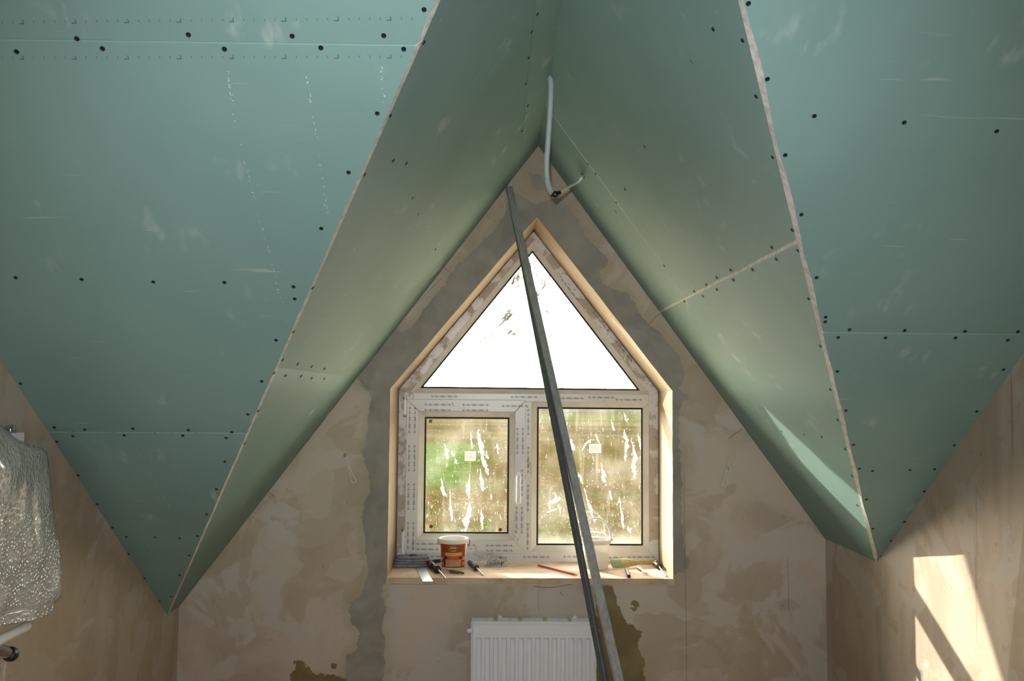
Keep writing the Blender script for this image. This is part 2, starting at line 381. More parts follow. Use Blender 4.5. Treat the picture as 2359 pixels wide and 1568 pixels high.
# ================================================================== THE ROOM
tag(obj('floor', MB().box((XL-0.2, -7.2, -0.1), (XR+0.2, 0.0, 0.0)), 'floor'), 'bare screed floor of the attic room', 'floor', kind='structure')
tag(obj('wall_left', MB().box((XL-0.2, -7.2, 0.0), (XL, 0.0, 4.1)), 'walll', sharp=30), 'plastered side wall left of the window with brownish stains', 'wall', kind='structure')
tag(obj('wall_right', MB().box((XR, -7.2, 0.0), (XR+0.2, 0.0, 4.1)), 'wallr', sharp=30), 'plastered side wall on the right with a bright patch of sun', 'wall', kind='structure')
_wf = MB()
for _a, _b in (((XL-0.2, 0.0), (-0.70, 4.1)), ((0.75, 0.0), (XR+0.2, 4.1)), ((-0.70, 0.0), (0.75, 1.80)), ((-0.70, 2.52), (0.75, 4.1))):  # opening added unseen behind the camera to let in fill light
    _wf.box((_a[0], -7.4, _a[1]), (_b[0], -7.2, _b[1]))
tag(obj('wall_front', _wf, 'walll'), 'plastered wall with a window opening behind the photographer', 'wall', kind='structure')

# ---- gable wall with the five-sided opening, ring grid so that traced stains can be stored per vertex
def sd_poly(P, poly):
    A = np.array(poly, float); B = np.roll(A, -1, axis=0); d = np.full(len(P), 1e9); ins = np.zeros(len(P), bool)
    for a, b in zip(A, B):
        e = b-a; w = P-a; t = np.clip((w@e)/max(e@e, 1e-12), 0, 1); q = w-np.outer(t, e); d = np.minimum(d, np.hypot(q[:, 0], q[:, 1]))
        c = ((a[1] > P[:, 1]) != (b[1] > P[:, 1])); xx = (b[0]-a[0])*(P[:, 1]-a[1])/((b[1]-a[1]) if abs(b[1]-a[1]) > 1e-12 else 1e-12)+a[0]
        ins ^= c & (P[:, 0] < xx)
    return np.where(ins, d, -d)
def wp(px, py): v = on_y(px, py, 0); return (v.x, v.z)
hole = [(RX0, RZ0), (RX1, RZ0), (RX1, RZ1), (RXM, RZ2), (RX0, RZ1)]
outer = [(XL, 0.0), (XR, 0.0), (XR, ZTR+0.12), (XC, ZA+0.12), (XL, ZTL+0.12)]
NS, NR = 96, 64
mb = MB(); pts = []; seg = []
for k in range(5):
    for i in range(NS):
        t = i/NS
        a, b = hole[k], hole[(k+1) % 5]; c, d = outer[k], outer[(k+1) % 5]
        seg.append(((a[0]+(b[0]-a[0])*t, a[1]+(b[1]-a[1])*t), (c[0]+(d[0]-c[0])*t, c[1]+(d[1]-c[1])*t)))
NN = len(seg); V = []
for r in range(NR+1):
    u = r/NR
    for (hx, hz), (ox, oz) in seg: V.append((hx+(ox-hx)*u, 0.0, hz+(oz-hz)*u))
F = [(r*NN+i, r*NN+(i+1) % NN, (r+1)*NN+(i+1) % NN, (r+1)*NN+i) for r in range(NR) for i in range(NN)]
mb.add(V, F)
# the outer skin and the top
vo = [(x, 0.40, z) for x, z in hole]+[(x, 0.40, z) for x, z in outer]
b0 = len(mb.v); mb.add(vo, [(k, (k+1) % 5, 5+(k+1) % 5, 5+k) for k in range(5)])
mb.add([(x, 0.0, z) for x, z in outer]+[(x, 0.40, z) for x, z in outer], [(k, (k+1) % 5, 5+(k+1) % 5, 5+k) for k in range(5)])
wall = obj('wall_back', mb, 'wallb', fix=False)
tag(wall, 'gable wall of patchy brown plaster with grey filler around the window', 'wall', kind='structure')
P = np.array([(v.co.x, v.co.z) for v in wall.data.vertices])
def setattr_f(name, arr):
    a = wall.data.attributes.new(name, 'FLOAT', 'POINT'); a.data.foreach_set('value', np.asarray(arr, np.float32))
gl = [(792, 1600), (798, 1512), (822, 1496), (829, 1460), (808, 1432), (804, 1392), (838, 1360), (848, 1312), (840, 1272), (840, 1228), (834, 1196), (836, 1160), (853, 1132), (852, 1112), (836, 1048), (848, 988), (850, 940), (854, 902), (830, 889), (822, 862), (880, 770), (914, 749), (924, 766), (955, 749), (975, 713), (998, 685), (1032, 649), (1034, 634), (1057, 606), (1090, 580), (1131, 537), (1160, 500), (1180, 440), (1205, 455), (1235, 470), (1290, 452), (1313, 480), (1332, 509), (1351, 550), (1367, 563), (1402, 595), (1399, 614), (1383, 627), (1389, 658), (1421, 668), (1441, 672), (1459, 695), (1474, 723), (1495, 749), (1525, 767), (1533, 787), (1564, 815), (1579, 861), (1571, 887), (1556, 894), (1574, 902), (1588, 917), (1569, 930), (1562, 960), (1566, 1040), (1572, 1120), (1570, 1200), (1576, 1270), (1591, 1295), (1575, 1318), (1551, 1325), (1551, 1334), (892, 1330), (878, 1368), (890, 1404), (880, 1436), (888, 1500), (880, 1600)]
gblob = [(1215, 395), (1245, 400), (1265, 430), (1240, 440), (1222, 425)]
setattr_f('sd_grey', np.maximum(sd_poly(P, [wp(*q) for q in gl]), sd_poly(P, [wp(*q) for q in gblob])-0.004))
wets = [[(1372, 1339), (1409, 1346), (1423, 1385), (1432, 1416), (1447, 1435), (1481, 1454), (1471, 1481), (1471, 1493), (1486, 1522), (1483, 1545), (1492, 1600), (1375, 1600)],
        [(672, 1545), (690, 1535), (730, 1552), (780, 1556), (800, 1562), (798, 1600), (670, 1600)], [(672, 1518), (700, 1524), (716, 1548), (690, 1542)], [(760, 1525), (778, 1528), (770, 1540), (758, 1536)],
        [(1446, 1400), (1462, 1388), (1476, 1396), (1462, 1408)], [(1452, 1384), (1468, 1380), (1472, 1390), (1456, 1394)]]
setattr_f('sd_wet', np.max([sd_poly(P, [wp(*q) for q in w]) for w in wets], axis=0))
lites = [[(895, 1345), (960, 1352), (1040, 1350), (1150, 1352), (1260, 1348), (1340, 1350), (1540, 1345), (1551, 1336), (895, 1332)],
         [(600, 1215), (640, 1205), (655, 1245), (700, 1300), (680, 1330), (640, 1320), (610, 1400), (590, 1440), (570, 1400), (600, 1330), (575, 1290)],
         [(770, 1290), (830, 1275), (838, 1310), (815, 1340), (770, 1335), (745, 1325)], [(690, 1040), (740, 990), (775, 1020), (770, 1120), (760, 1190), (700, 1200), (680, 1130)]]
setattr_f('sd_lite', np.max([sd_poly(P, [wp(*q) for q in w]) for w in lites], axis=0))
setattr_f('sd_crack', np.full(len(P), 1.0))
# grooves scratched in the plaster: real narrow recesses drawn as dark slivers proud of nothing
def groove(path, w):
    m = MB(); pp = [on_y(x, y, -0.0004) for x, y in path]
    for a, b in zip(pp[:-1], pp[1:]):
        d = (b-a).normalized(); n = Vector((-d.z, 0, d.x))*w*0.5
        m.add([a-n, b-n, b+n, a+n], [(0, 1, 2, 3)])
    return m
MAT['groove'] = simple('scratched_groove', (92, 78, 62), 0.95, var=0.15, vscale=120)
for path, w in [([(1020, 614), (1034, 624), (1046, 634)], 0.0016), ([(1018, 640), (990, 668), (952, 707)], 0.0012), ([(1528, 716), (1512, 728), (1492, 750)], 0.0018), ([(1710, 988), (1694, 998), (1678, 1011)], 0.0018),
                ([(618, 1132), (632, 1144)], 0.0018), ([(1576, 1090), (1577, 1250), (1581, 1440), (1582, 1568)], 0.0012), ([(1814, 1285), (1816, 1340), (1817, 1410)], 0.0012), ([(830, 875), (838, 884), (850, 893)], 0.0014),
                ([(1241, 1345), (1241, 1405)], 0.0012), ([(1231, 1350), (1245, 1352), (1262, 1353), (1280, 1352), (1300, 1348), (1320, 1345), (1334, 1344)], 0.0022), ([(1290, 1362), (1296, 1372)], 0.002), ([(1395, 1342), (1440, 1342), (1480, 1343), (1530, 1342), (1549, 1340)], 0.0020), ([(900, 1344), (960, 1346), (1030, 1345)], 0.0012)]:
    obj('scratch', groove(path, w), 'groove', wall, fix=False)

# reveal linings and sill, each a solid strip
def strip(a, b, nrm, th, y0, y1):
    a = Vector((a[0], 0, a[1])); b = Vector((b[0], 0, b[1])); n = Vector((nrm[0], 0, nrm[1]))*th
    m = MB(); N = 26; d = (b-a)/N; V = []; F = []
    for i in range(N+1):
        q = a+d*i; j = random.uniform(-0.0012, 0.0012)
        V += [q+Vector((0, y0+j, 0))-n*(0.06+random.random()*0.05), q+Vector((0, y0+0.004, 0))-n*0.0, q+Vector((0, y1, 0)), q+n+Vector((0, y1, 0)), q+n+Vector((0, y0+j, 0))]
    for i in range(N):
        for k in range(5): F.append((i*5+k, i*5+(k+1) % 5, i*5+5+(k+1) % 5, i*5+5+k))
    m.add(V, F); m.f += [(0, 1, 2, 3, 4), tuple(N*5+k for k in (4, 3, 2, 1, 0))]; m.mi += [0, 0]; m.sm += [False, False]
    return m
nl = Vector((-(RZ2-RZ1), (RXM-RX0))).normalized(); nr_ = Vector(((RZ2-RZ1), (RX1-RXM))).normalized()
obj('reveal_side', strip((RX0, RZ0), (RX0, RZ1), (-1, 0), 0.02, 0.0016, 0.40), 'reveal', wall)
obj('reveal_side', strip((RX1, RZ0), (RX1, RZ1), (1, 0), 0.02, 0.0016, 0.40), 'reveal', wall)
obj('reveal_rake', strip((RX0, RZ1), (RXM, RZ2), nl, 0.02, 0.0016, 0.40), 'reveal', wall)
obj('reveal_rake', strip((RX1, RZ1), (RXM, RZ2), nr_, 0.02, 0.0016, 0.40), 'reveal', wall)
sillo = obj('window_sill', strip((RX0-0.001, RZ0), (RX1+0.001, RZ0), (0, -1), 0.022, -0.006, 0.40), 'sill', wall)

# ---- ceiling of green boards
ceil = thing('ceiling', (0, 0, 0), 'sloping ceiling of green drywall boards meeting in two groins', 'ceiling', kind='structure')
def jit(s, a=0.0022):
    return a*(mnoise.noise(Vector((s*6.0, 3.1, 0.2)))*1.3+0.6*mnoise.noise(Vector((s*23.0, 1.1, 5.2))))
def main_board(side, ylo, yhi, glo, ghi):
    K = KL if side < 0 else KR; XW = XL if side < 0 else XR
    lev = []
    n = max(2, int((ylo-yhi)/0.035))
    for i in range(n+1): lev.append((ylo+(yhi-ylo)*i/n, 0.0))
    def tap(y):
        o = 0.0
        if glo: o = max(o, 0.0016*max(0, 1-(ylo-y)/0.05))
        if ghi: o = max(o, 0.0016*max(0, 1-(y-yhi)/0.05))
        return o
    ys = [y for y, _ in lev]
    if glo: ys += [ylo-0.0016, ylo-0.05]
    if ghi: ys += [yhi+0.0016, yhi+0.05]
    ys = sorted(set(ys), reverse=True)
    inn = []; bck = []
    for y in ys:
        o = tap(y)
        if (glo and y == ylo) or (ghi and y == yhi): o = 0.007
        z = Z0-MM*y+o*SM; zb = Z0-MM*y+TB*SM
        xg = XC+side*(ZA-(Z0-MM*y))/K; xb = XC+side*(ZA-zb)/K
        j = jit(y*(1 if side < 0 else 1.37)+side*9, 0.0022 if side < 0 else 0.0045)
        j += -0.0010 if side < 0 else 0.0035
        if abs(xg-XW) < 0.02: j = 0
        if (xg-XW)*side > -0.0005: xg = XW-side*0.0005
        xb = XW-side*0.0004 if (xb-XW)*side > 0 else xb
        inn.append(((XW, y, z), (xg+j, y, z+0.0))); bck.append(((XW, y, zb), (xb, y, zb)))
    m = MB(); N = len(ys)
    V = [p for q in inn for p in q]
    m.add(V, [(2*i, 2*i+1, 2*i+3, 2*i+2) for i in range(N-1)], 0, True)
    m.add([q[1] for q in inn]+[q[1] for q in bck], [(i, i+1, N+i+1, N+i) for i in range(N-1)], 1)
    V = [p for q in bck for p in q]
    m.add(V, [(2*i, 2*i+2, 2*i+3, 2*i+1) for i in range(N-1)], 0)
    return obj('drywall_board', m, ['board', 'gypsum'], ceil, fix=False)
YS1, YS2, YSR = -1.0755, -2.030, -1.428
BL = [main_board(-1, (Z0-ZTL)/MM, YS1, False, True), main_board(-1, YS1, YS2, True, True), main_board(-1, YS2, YJ, True, False)]
BR = [main_board(1, (Z0-ZTR)/MM, YSR, False, True), main_board(1, YSR, YJ, True, False)]
m = MB(); YR = -4.15
m.add([(XL, YJ, Z0-MM*YJ), (XR, YJ, Z0-MM*YJ), (XR, YR, Z0-MM*YR), (XL, YR, Z0-MM*YR)], [(0, 1, 2, 3)])
zr_ = Z0-MM*YR
m.add([(XL, YR, zr_), (XR, YR, zr_), (XR, -7.2, zr_-0.30*(7.2+YR)), (XL, -7.2, zr_-0.30*(7.2+YR))], [(0, 1, 2, 3)])
V = [(x, y, z+0.03) for x, y, z in m.v]; m.add(V, [(3, 2, 1, 0), (7, 6, 5, 4)])
obj('upper_slope', m, 'board', ceil, fix=False)
def warp(x, y, k): return 0.0026*mnoise.noise(Vector((x*2.2+k*7, y*2.0, 0.3)))+0.0008*mnoise.noise(Vector((x*7+k*3, y*6, 4.0)))
def dormer_board(side, xa, xb, ga, gb, ya=-0.0, yb=None, gya=False, gyb=False, gw=0.0015, gm=1):
    K = KL if side < 0 else KR; SK = math.sqrt(1+K*K)
    n = max(3, int(abs(xb-xa)/0.04)); xs = [xa+(xb-xa)*i/n for i in range(n+1)]; s = 1 if xb > xa else -1
    if ga: xs += [xa+s*gw, xa+s*0.05]
    if gb: xs += [xb-s*gw, xb-s*0.05]
    xs = sorted(set(xs), reverse=(s < 0))
    G = []; Bk = []; NY = 26
    for x in xs:
        zd = ZA-K*abs(x-XC); yg = (Z0+TB*SM-zd)/MM
        yg = min(yg, ya-0.004)
        y1 = yg if yb is None else max(yb, yg)
        ts = [i/NY for i in range(NY+1)]; ys = [ya+(y1-ya)*t for t in ts]
        if gya: ys[1] = ya-min(gw, 0.3*(ya-y1))
        if gyb: ys[-2] = y1+min(gw, 0.3*(ya-y1))
        row = []; rb = []
        for q, y in enumerate(ys):
            o = 0.0
            if (ga and x == xa) or (gb and x == xb) or (gya and q == 0) or (gyb and q == NY): o = 0.007
            else:
                e = min(1.0, max(0.0, (y-yg)/0.25))*min(1, abs(x-XC)/0.1); o = warp(x, y, side)*e
                if ga: o += 0.0014*max(0, 1-abs(x-xa)/0.05)
                if gb: o += 0.0014*max(0, 1-abs(x-xb)/0.05)
            row.append((x, y, zd+o*SK)); rb.append((x, y, zd+TB*SK))
        G.append(row); Bk.append(rb)
    m = MB(); NX = len(xs); ny = NY+1
    fa = []; fg = []
    for i in range(NX-1):
        for q in range(NY):
            f = (i*ny+q, i*ny+q+1, (i+1)*ny+q+1, (i+1)*ny+q)
            gr = (ga and i == 0) or (gb and i == NX-2) or (gya and q == 0) or (gyb and q == NY-1)
            (fg if gr else fa).append(f)
    b = len(m.v); m.v += [p for r in G for p in r]
    for f in fa: m.f.append(f); m.mi.append(0); m.sm.append(True)
    for f in fg: m.f.append(f); m.mi.append(gm); m.sm.append(False)
    b = len(m.v); m.v += [p for r in Bk for p in r]
    for i in range(NX-1): m.f.append((b+i*ny, b+(i+1)*ny, b+(i+1)*ny+NY, b+i*ny+NY)); m.mi.append(0); m.sm.append(False)
    return obj('drywall_board', m, ['board', 'gypsum'], ceil, fix=False)
DL = [dormer_board(-1, XL, -0.572, False, True, gw=0.0007, gm=0), dormer_board(-1, -0.572, 0.092, True, True, gw=0.0007, gm=0), dormer_board(-1, 0.092, XC, True, False, gw=0.0007)]
DR = [dormer_board(1, XR, 0.685, False, True, gw=0.003), dormer_board(1, 0.685, XC, True, False, ya=-0.52, gya=True, gw=0.003), dormer_board(1, 0.685, XC, True, False, yb=-0.52, gyb=True, gw=0.003)]

# screws, one mesh shared
sm = MB(); sm.lathe((0, 0, 0), (0, 0, 1), [(0.0047, -0.001), (0.0045, 0.0006), (0.0033, 0.0006), (0.0024, -0.0004), (0.0006, -0.0004)], 10)
scr_me = None
def screw(px, py, plane, boards, fn):
    global scr_me
    p = fn(px, py); best = None
    for b, test in boards:
        if test(p): best = b
    if best is None: best = boards[0][0]
    if scr_me is None:
        o = obj('screw', sm, 'screw', best); scr_me = o.data
    else:
        o = bpy.data.objects.new('screw', scr_me); COL.objects.link(o); o.parent = best
    n = Vector(plane).normalized(); o.location = p+n*0.0006; o.rotation_euler = n.to_track_quat('Z', 'Y').to_euler()
bl = [(BL[0], lambda p: p.y > YS1), (BL[1], lambda p: YS2 < p.y <= YS1), (BL[2], lambda p: p.y <= YS2)]
br = [(BR[0], lambda p: p.y > YSR), (BR[1], lambda p: p.y <= YSR)]
dl = [(DL[0], lambda p: p.x < -0.572), (DL[1], lambda p: -0.572 <= p.x < 0.092), (DL[2], lambda p: p.x >= 0.092)]
dr = [(DR[0], lambda p: p.x > 0.685), (DR[1], lambda p: p.x <= 0.685 and p.y < -0.52), (DR[2], lambda p: p.x <= 0.685 and p.y >= -0.52)]
for q in [(977, 22), (177, 89), (434, 80), (673, 83), (884, 82), (38, 119), (236, 112), (517, 113), (739, 110), (930, 113), (869, 261), (803, 397), (740, 526), (36, 639), (188, 643), (353, 649), (517, 650), (676, 660), (679, 688), (636, 783), (603, 878), (571, 954), (47, 883), (125, 984), (195, 989), (306, 987), (434, 990), (534, 995), (168, 1004), (286, 1002), (421, 1003), (521, 1008), (131, 1017), (518, 1063), (180, 1094), (499, 1126), (224, 1161), (476, 1184), (259, 1215), (455, 1234), (291, 1236), (357, 1237), (414, 1239), (436, 1279), (296, 1275), (414, 1324), (333, 1331), (394, 1373), (368, 1384)]:
    screw(q[0], q[1], (0, -MM, -1), bl, on_main)
for q in [(1724, 8), (1768, 182), (1876, 267), (2083, 282), (2296, 302), (1809, 357), (1846, 494), (1881, 639), (1902, 730), (1901, 741), (1957, 759), (2084, 761), (2223, 763), (2345, 764), (1931, 777), (2040, 778), (2201, 778), (2322, 783), (1929, 855), (2312, 851), (1949, 945), (2250, 947), (1966, 1024), (2198, 1025), (1980, 1079), (2010, 1084), (2096, 1082), (2153, 1080), (1996, 1150), (2129, 1131), (2083, 1201), (2011, 1217), (2053, 1245), (2031, 1280)]:
    screw(q[0], q[1], (0, -MM, -1), br, on_main)
for q in [(976, 98), (899, 266), (1238, 33), (1225, 73), (1218, 133), (1211, 193), (906, 370), (936, 376), (840, 402), (950, 456), (963, 493), (978, 527), (720, 663), (676, 764), (651, 829), (686, 838), (718, 844), (747, 849), (631, 859), (658, 865), (694, 866), (718, 871), (747, 872), (594, 946), (563, 1021), (1216, 243), (1202, 302), (1003, 574)]:
    screw(q[0], q[1], (KL, 0, -1), dl, on_dl)
for q in [(1594, 142), (1711, 93), (1643, 67), (1742, 222), (1780, 362), (1825, 530), (1485, 337), (1530, 612), (1778, 570), (1788, 597), (1838, 577), (1683, 622), (1689, 645), (1651, 639), (1733, 621), (1627, 656), (1651, 667), (1599, 671), (1619, 682), (1576, 694), (1863, 688), (1890, 797), (1913, 897), (1930, 967), (1801, 993), (1852, 1000), (1893, 1006), (1947, 1034), (1963, 1096), (1975, 1163), (1440, 436), (1419, 487), (1355, 378), (1372, 400), (1420, 466)]:
    screw(q[0], q[1], (-KR, 0, -1), dr, on_dr)
# printed tick marks and chalk-like scuffs on the left boards
NM = Vector((0, -MM, -1)).normalized(); TX = Vector((1, 0, 0)); TY = Vector((0, -1, MM)).normalized()
MAT['tick'] = simple('blue_grey_ink', (66, 104, 104), 0.7, var=0.1); MAT['chalk'] = simple('white_scuff', (205, 214, 208), 0.9, var=0.08)
def quad(m, c, a, b): m.add([c-a-b, c+a-b, c+a+b, c-a+b], [(0, 1, 2, 3)])
for board, py0, py1, n0, n1 in ((BL[2], 51, 42, 5, 970), (BL[1], 133, 130, 5, 930), (BL[1], 993, 998, 130, 545)):
    m = MB(); step = 24.2 if py0 < 900 else 19
    k = 0; x = n0
    while x < n1:
        py = py0+(py1-py0)*(x-n0)/max(1, n1-n0); c = on_main(x, py)+NM*0.0003
        if k % 5 == 2: quad(m, c, TX*0.0009, TY*0.004); quad(m, c-TX*0.004-TY*0.003, TX*0.004, TY*0.0010)
        else: quad(m, c, TX*0.0006, TY*0.0024)
        x += step; k += 1
    obj('printed_ticks', m, 'tick', board, fix=False, kind='stuff')
for board, path in ((BL[1], [(703, 165), (712, 215), (722, 262), (735, 345), (742, 410), (756, 505)]), (BL[1], [(525, 165), (540, 270), (556, 340), (575, 420), (608, 540), (640, 660), (662, 742)]), (BL[1], [(879, 152), (883, 215), (887, 255)]),
                    (BL[0], [(182, 1005), (210, 1040), (250, 1095), (262, 1120), (300, 1185), (325, 1225), (372, 1310), (392, 1345)]), (BL[0], [(305, 1018), (330, 1060), (362, 1120), (405, 1190), (440, 1265)])):
    m = MB()
    for a, b in zip(path[:-1], path[1:]):
        L = math.hypot(b[0]-a[0], b[1]-a[1]); n = int(L/4)
        for i in range(n):
            if random.random() < 0.45: continue
            t = random.random(); c = on_main(a[0]+(b[0]-a[0])*t+random.uniform(-3, 3), a[1]+(b[1]-a[1])*t)+NM*0.0003
            s = random.uniform(0.0004, 0.0011); quad(m, c, TX*s, TY*s*random.uniform(0.7, 1.8))
    obj('chalk_marks', m, 'chalk', board, fix=False, kind='stuff')

# ---- outside roof: overhanging slabs and battens that carry the boards
m = MB()
for side, K in ((-1, KL), (1, KR)):
    zz = lambda x, h: ZA+h-K*abs(x-XC)
    xe = XL-0.55 if side < 0 else XR+0.55
    V = []
    for y in (0.40, 0.92):
        V += [(XC, y, zz(XC, 0.235)), (xe, y, zz(xe, 0.235)), (xe, y, zz(xe, 0.36)), (XC, y, zz(XC, 0.36))]
    m.add(V, [(0, 1, 2, 3), (7, 6, 5, 4), (0, 4, 5, 1), (3, 2, 6, 7), (1, 5, 6, 2)])
tag(obj('roof_overhang', m, 'roof'), 'boarded roof overhang outside above the gable window', 'roof', kind='structure')

# ================================================================== WINDOW
win = thing('window_1', (RXM, RD, RZ0), 'white plastic gable window, triangular light over an opening sash and a fixed pane', 'window', kind='structure')
def insetpoly(poly, d):
    n = len(poly); out = []
    for i in range(n):
        p0, p1, p2 = [Vector(poly[(i+k) % n]) for k in (-1, 0, 1)]
        a = (p1-p0).normalized(); b = (p2-p1).normalized(); na = Vector((-a.y, a.x)); nb = Vector((-b.y, b.x))
        k = (na+nb)/(1+na.dot(nb)); q = p1+k*d; out.append((q.x, q.y))
    return out            # counter-clockwise polygons shrink for d > 0
def members(outer_, inner_, yo, yi, yb, names, mat, bev=0.0):
    res = []; n = len(outer_)
    for i in range(n):
        j = (i+1) % n; a, b, c, d = outer_[i], outer_[j], inner_[j], inner_[i]
        m = MB(); V = [(a[0], yo, a[1]), (b[0], yo, b[1]), (c[0], yi, c[1]), (d[0], yi, d[1]), (a[0], yb, a[1]), (b[0], yb, b[1]), (c[0], yb, c[1]), (d[0], yb, d[1])]
        m.add(V, [(0, 1, 2, 3), (7, 6, 5, 4), (0, 4, 5, 1), (1, 5, 6, 2), (2, 6, 7, 3), (3, 7, 4, 0)])
        o = obj(names[i], m, mat[i] if isinstance(mat, list) else mat, win)
        if bev:
            bv = o.modifiers.new('bevel', 'BEVEL'); bv.width = bev; bv.segments = 2; bv.limit_method = 'ANGLE'
        res.append(o)
    return res
def frame_loop(inner_, w_bead, yo, ygl, beadmat='pvcc'):
    """sloping beads round a pane, the black gasket and the glass itself"""
    o2 = insetpoly(inner_, -w_bead)
    nm = ['glazing_bead']*len(inner_)
    members(o2, inner_, yo, ygl-0.004, ygl+0.012, nm, beadmat)
    members(insetpoly(inner_, -0.001), insetpoly(inner_, 0.0075), ygl-0.003, ygl-0.0015, ygl+0.004, ['gasket']*len(inner_), 'gasket')
    gp = insetpoly(inner_, -0.008)
    m = MB(); m.prism(gp, ygl, ygl+0.004); return obj('glass_pane', m, 'glass', win)
YF = RD
A_ = [(RX0+0.001, RZ0+0.006), (RX1-0.001, RZ0+0.006), (RX1-0.001, RZ1-0.001), (RXM, RZ2-0.004), (RX0+0.001, RZ1-0.001)]
G_SASH = [(-0.318, 0.983), (0.0635, 0.983), (0.0635, 1.5015), (-0.318, 1.5015)]
G_FIX = [(0.189, 0.931), (0.669, 0.931), (0.669, 1.549), (0.189, 1.549)]
G_TRI = [(-0.342, 1.631), (0.657, 1.627), (0.163, 2.266)]
YB = YF+0.065
def mem(name, poly, mat, y0=YF, y1=YB, bev=0.002):
    o = obj(name, MB().prism(poly, y0, y1), mat, win)
    bv = o.modifiers.new('bevel', 'BEVEL'); bv.width = bev; bv.segments = 2; bv.limit_method = 'ANGLE'; return o
TI = insetpoly(G_TRI, -0.022); FI = insetpoly(G_FIX, -0.024)
zt0, zt1 = 1.573, TI[0][1]
stl = mem('frame_stile', [A_[0], (-0.37, 0.905), (-0.37, zt0), (-0.37, zt1), (TI[0][0]-0.006, zt1), A_[4]], 'pvcd')
strr = mem('frame_stile', [A_[1], A_[2], (TI[1][0]+0.006, zt1), (FI[1][0], zt1), (FI[1][0], FI[1][1])], 'pvcd')
rlb = mem('frame_rail', [A_[0], A_[1], (FI[1][0], FI[1][1]), (-0.37, FI[1][1])], 'pvc')
trn = mem('transom', [(-0.37, zt0), (FI[1][0], zt0), (FI[1][0], zt1), (-0.37, zt1)], 'pvc')
mul = mem('mullion', [(0.108, FI[1][1]), (FI[0][0], FI[1][1]), (FI[0][0], zt0), (0.108, zt0)], 'pvc')
rkl = mem('frame_rake', [A_[4], (TI[0][0]-0.006, zt1), TI[0], TI[2], A_[3]], 'pvcd')
rkr = mem('frame_rake', [A_[2], A_[3], TI[2], TI[1], (TI[1][0]+0.006, zt1)], 'pvcd')
gfix = frame_loop(G_FIX, 0.024, YF+0.001, YF+0.022)
gtri = frame_loop(G_TRI, 0.022, YF+0.001, YF+0.022)
SO = [(-0.3985, 0.899), (0.138, 0.899), (0.138, 1.581), (-0.3985, 1.581)]; SI = insetpoly(G_SASH, -0.024)
sash = members(SO, SI, YF-0.016, YF-0.016, YF+0.05, ['sash_rail', 'sash_stile', 'sash_rail', 'sash_stile'], 'pvc', 0.003)
gsash = frame_loop(G_SASH, 0.024, YF-0.015, YF+0.010)
# protective-film print
def prints(parent, y, runs):
    m = MB()
    for (x, z), (dx, dz), n, gap in runs:
        u = Vector((dx, 0, dz)).normalized(); v = Vector((-u.z, 0, u.x))
        for c in range(n):
            o = Vector((x, y, z))+u*(c*(0.122+gap)); s = 0.0
            for g in '@.o@.o@@.o@@.o@.':
                if g == '@': m.ring_flat(o+u*(s+0.0045), u, v, 0.0024, 0.0046, 8); m.ring_flat(o+u*(s+0.0045), u, v, 0.0, 0.0013, 5); s += 0.0098
                elif g == '.': m.ring_flat(o+u*(s+0.001)-v*0.003, u, v, 0.0, 0.0012, 5); s += 0.0042
                else: m.ring_flat(o+u*(s+0.003), u, v, 0.0012, 0.0026, 7); s += 0.0078
    obj('film_print', m, 'print', parent, fix=False, kind='stuff')
ys = YF-0.0166; yo = YF-0.0006
prints(sash[2], ys, [((-0.318, 1.557), (1, 0), 2, 0.048), ((-0.318, 1.533), (1, 0), 2, 0.048), ((0.03, 1.553), (1, 0), 1, 0)])
prints(sash[0], ys, [((-0.365, 0.940), (1, 0), 1, 0), ((-0.365, 0.916), (1, 0), 1, 0), ((-0.20, 0.935), (1, 0), 1, 0), ((-0.035, 0.934), (1, 0), 1, 0), ((-0.035, 0.912), (1, 0), 1, 0)])
prints(sash[3], ys, [((-0.384, 1.545), (0, -1), 4, 0.048), ((-0.360, 1.545), (0, -1), 4, 0.048)])
prints(sash[1], ys, [((0.100, 1.455), (0, -1), 1, 0), ((0.124, 1.455), (0, -1), 1, 0), ((0.122, 1.27), (0, -1), 1, 0), ((0.098, 1.105), (0, -1), 1, 0), ((0.122, 1.105), (0, -1), 1, 0)])
prints(mul, yo, [((0.149, 1.54), (0, -1), 4, 0.048)])
prints(rlb, yo, [((-0.30, 0.882), (1, 0), 1, 0), ((-0.06, 0.878), (1, 0), 1, 0), ((0.13, 0.882), (1, 0), 1, 0), ((0.31, 0.884), (1, 0), 1, 0), ((0.46, 0.880), (1, 0), 1, 0), ((0.60, 0.884), (1, 0), 1, 0)])
prints(trn, yo, [((-0.29, 1.594), (1, 0), 1, 0), ((0.07, 1.594), (1, 0), 1, 0), ((0.28, 1.590), (1, 0), 1, 0), ((0.42, 1.594), (1, 0), 1, 0), ((0.545, 1.585), (1, 0), 1, 0)])
rdir = Vector((RX1-RXM, RZ1-RZ2)).normalized()
prints(rkr, yo, [((0.298, 2.130), (rdir.x, rdir.y), 1, 0), ((0.440, 1.985), (rdir.x, rdir.y), 2, 0.05)])
prints(rkl, yo, [((0.055, 2.085), (-rdir.x, rdir.y), 1, 0), ((-0.10, 1.885), (-rdir.x, rdir.y), 1, 0)])
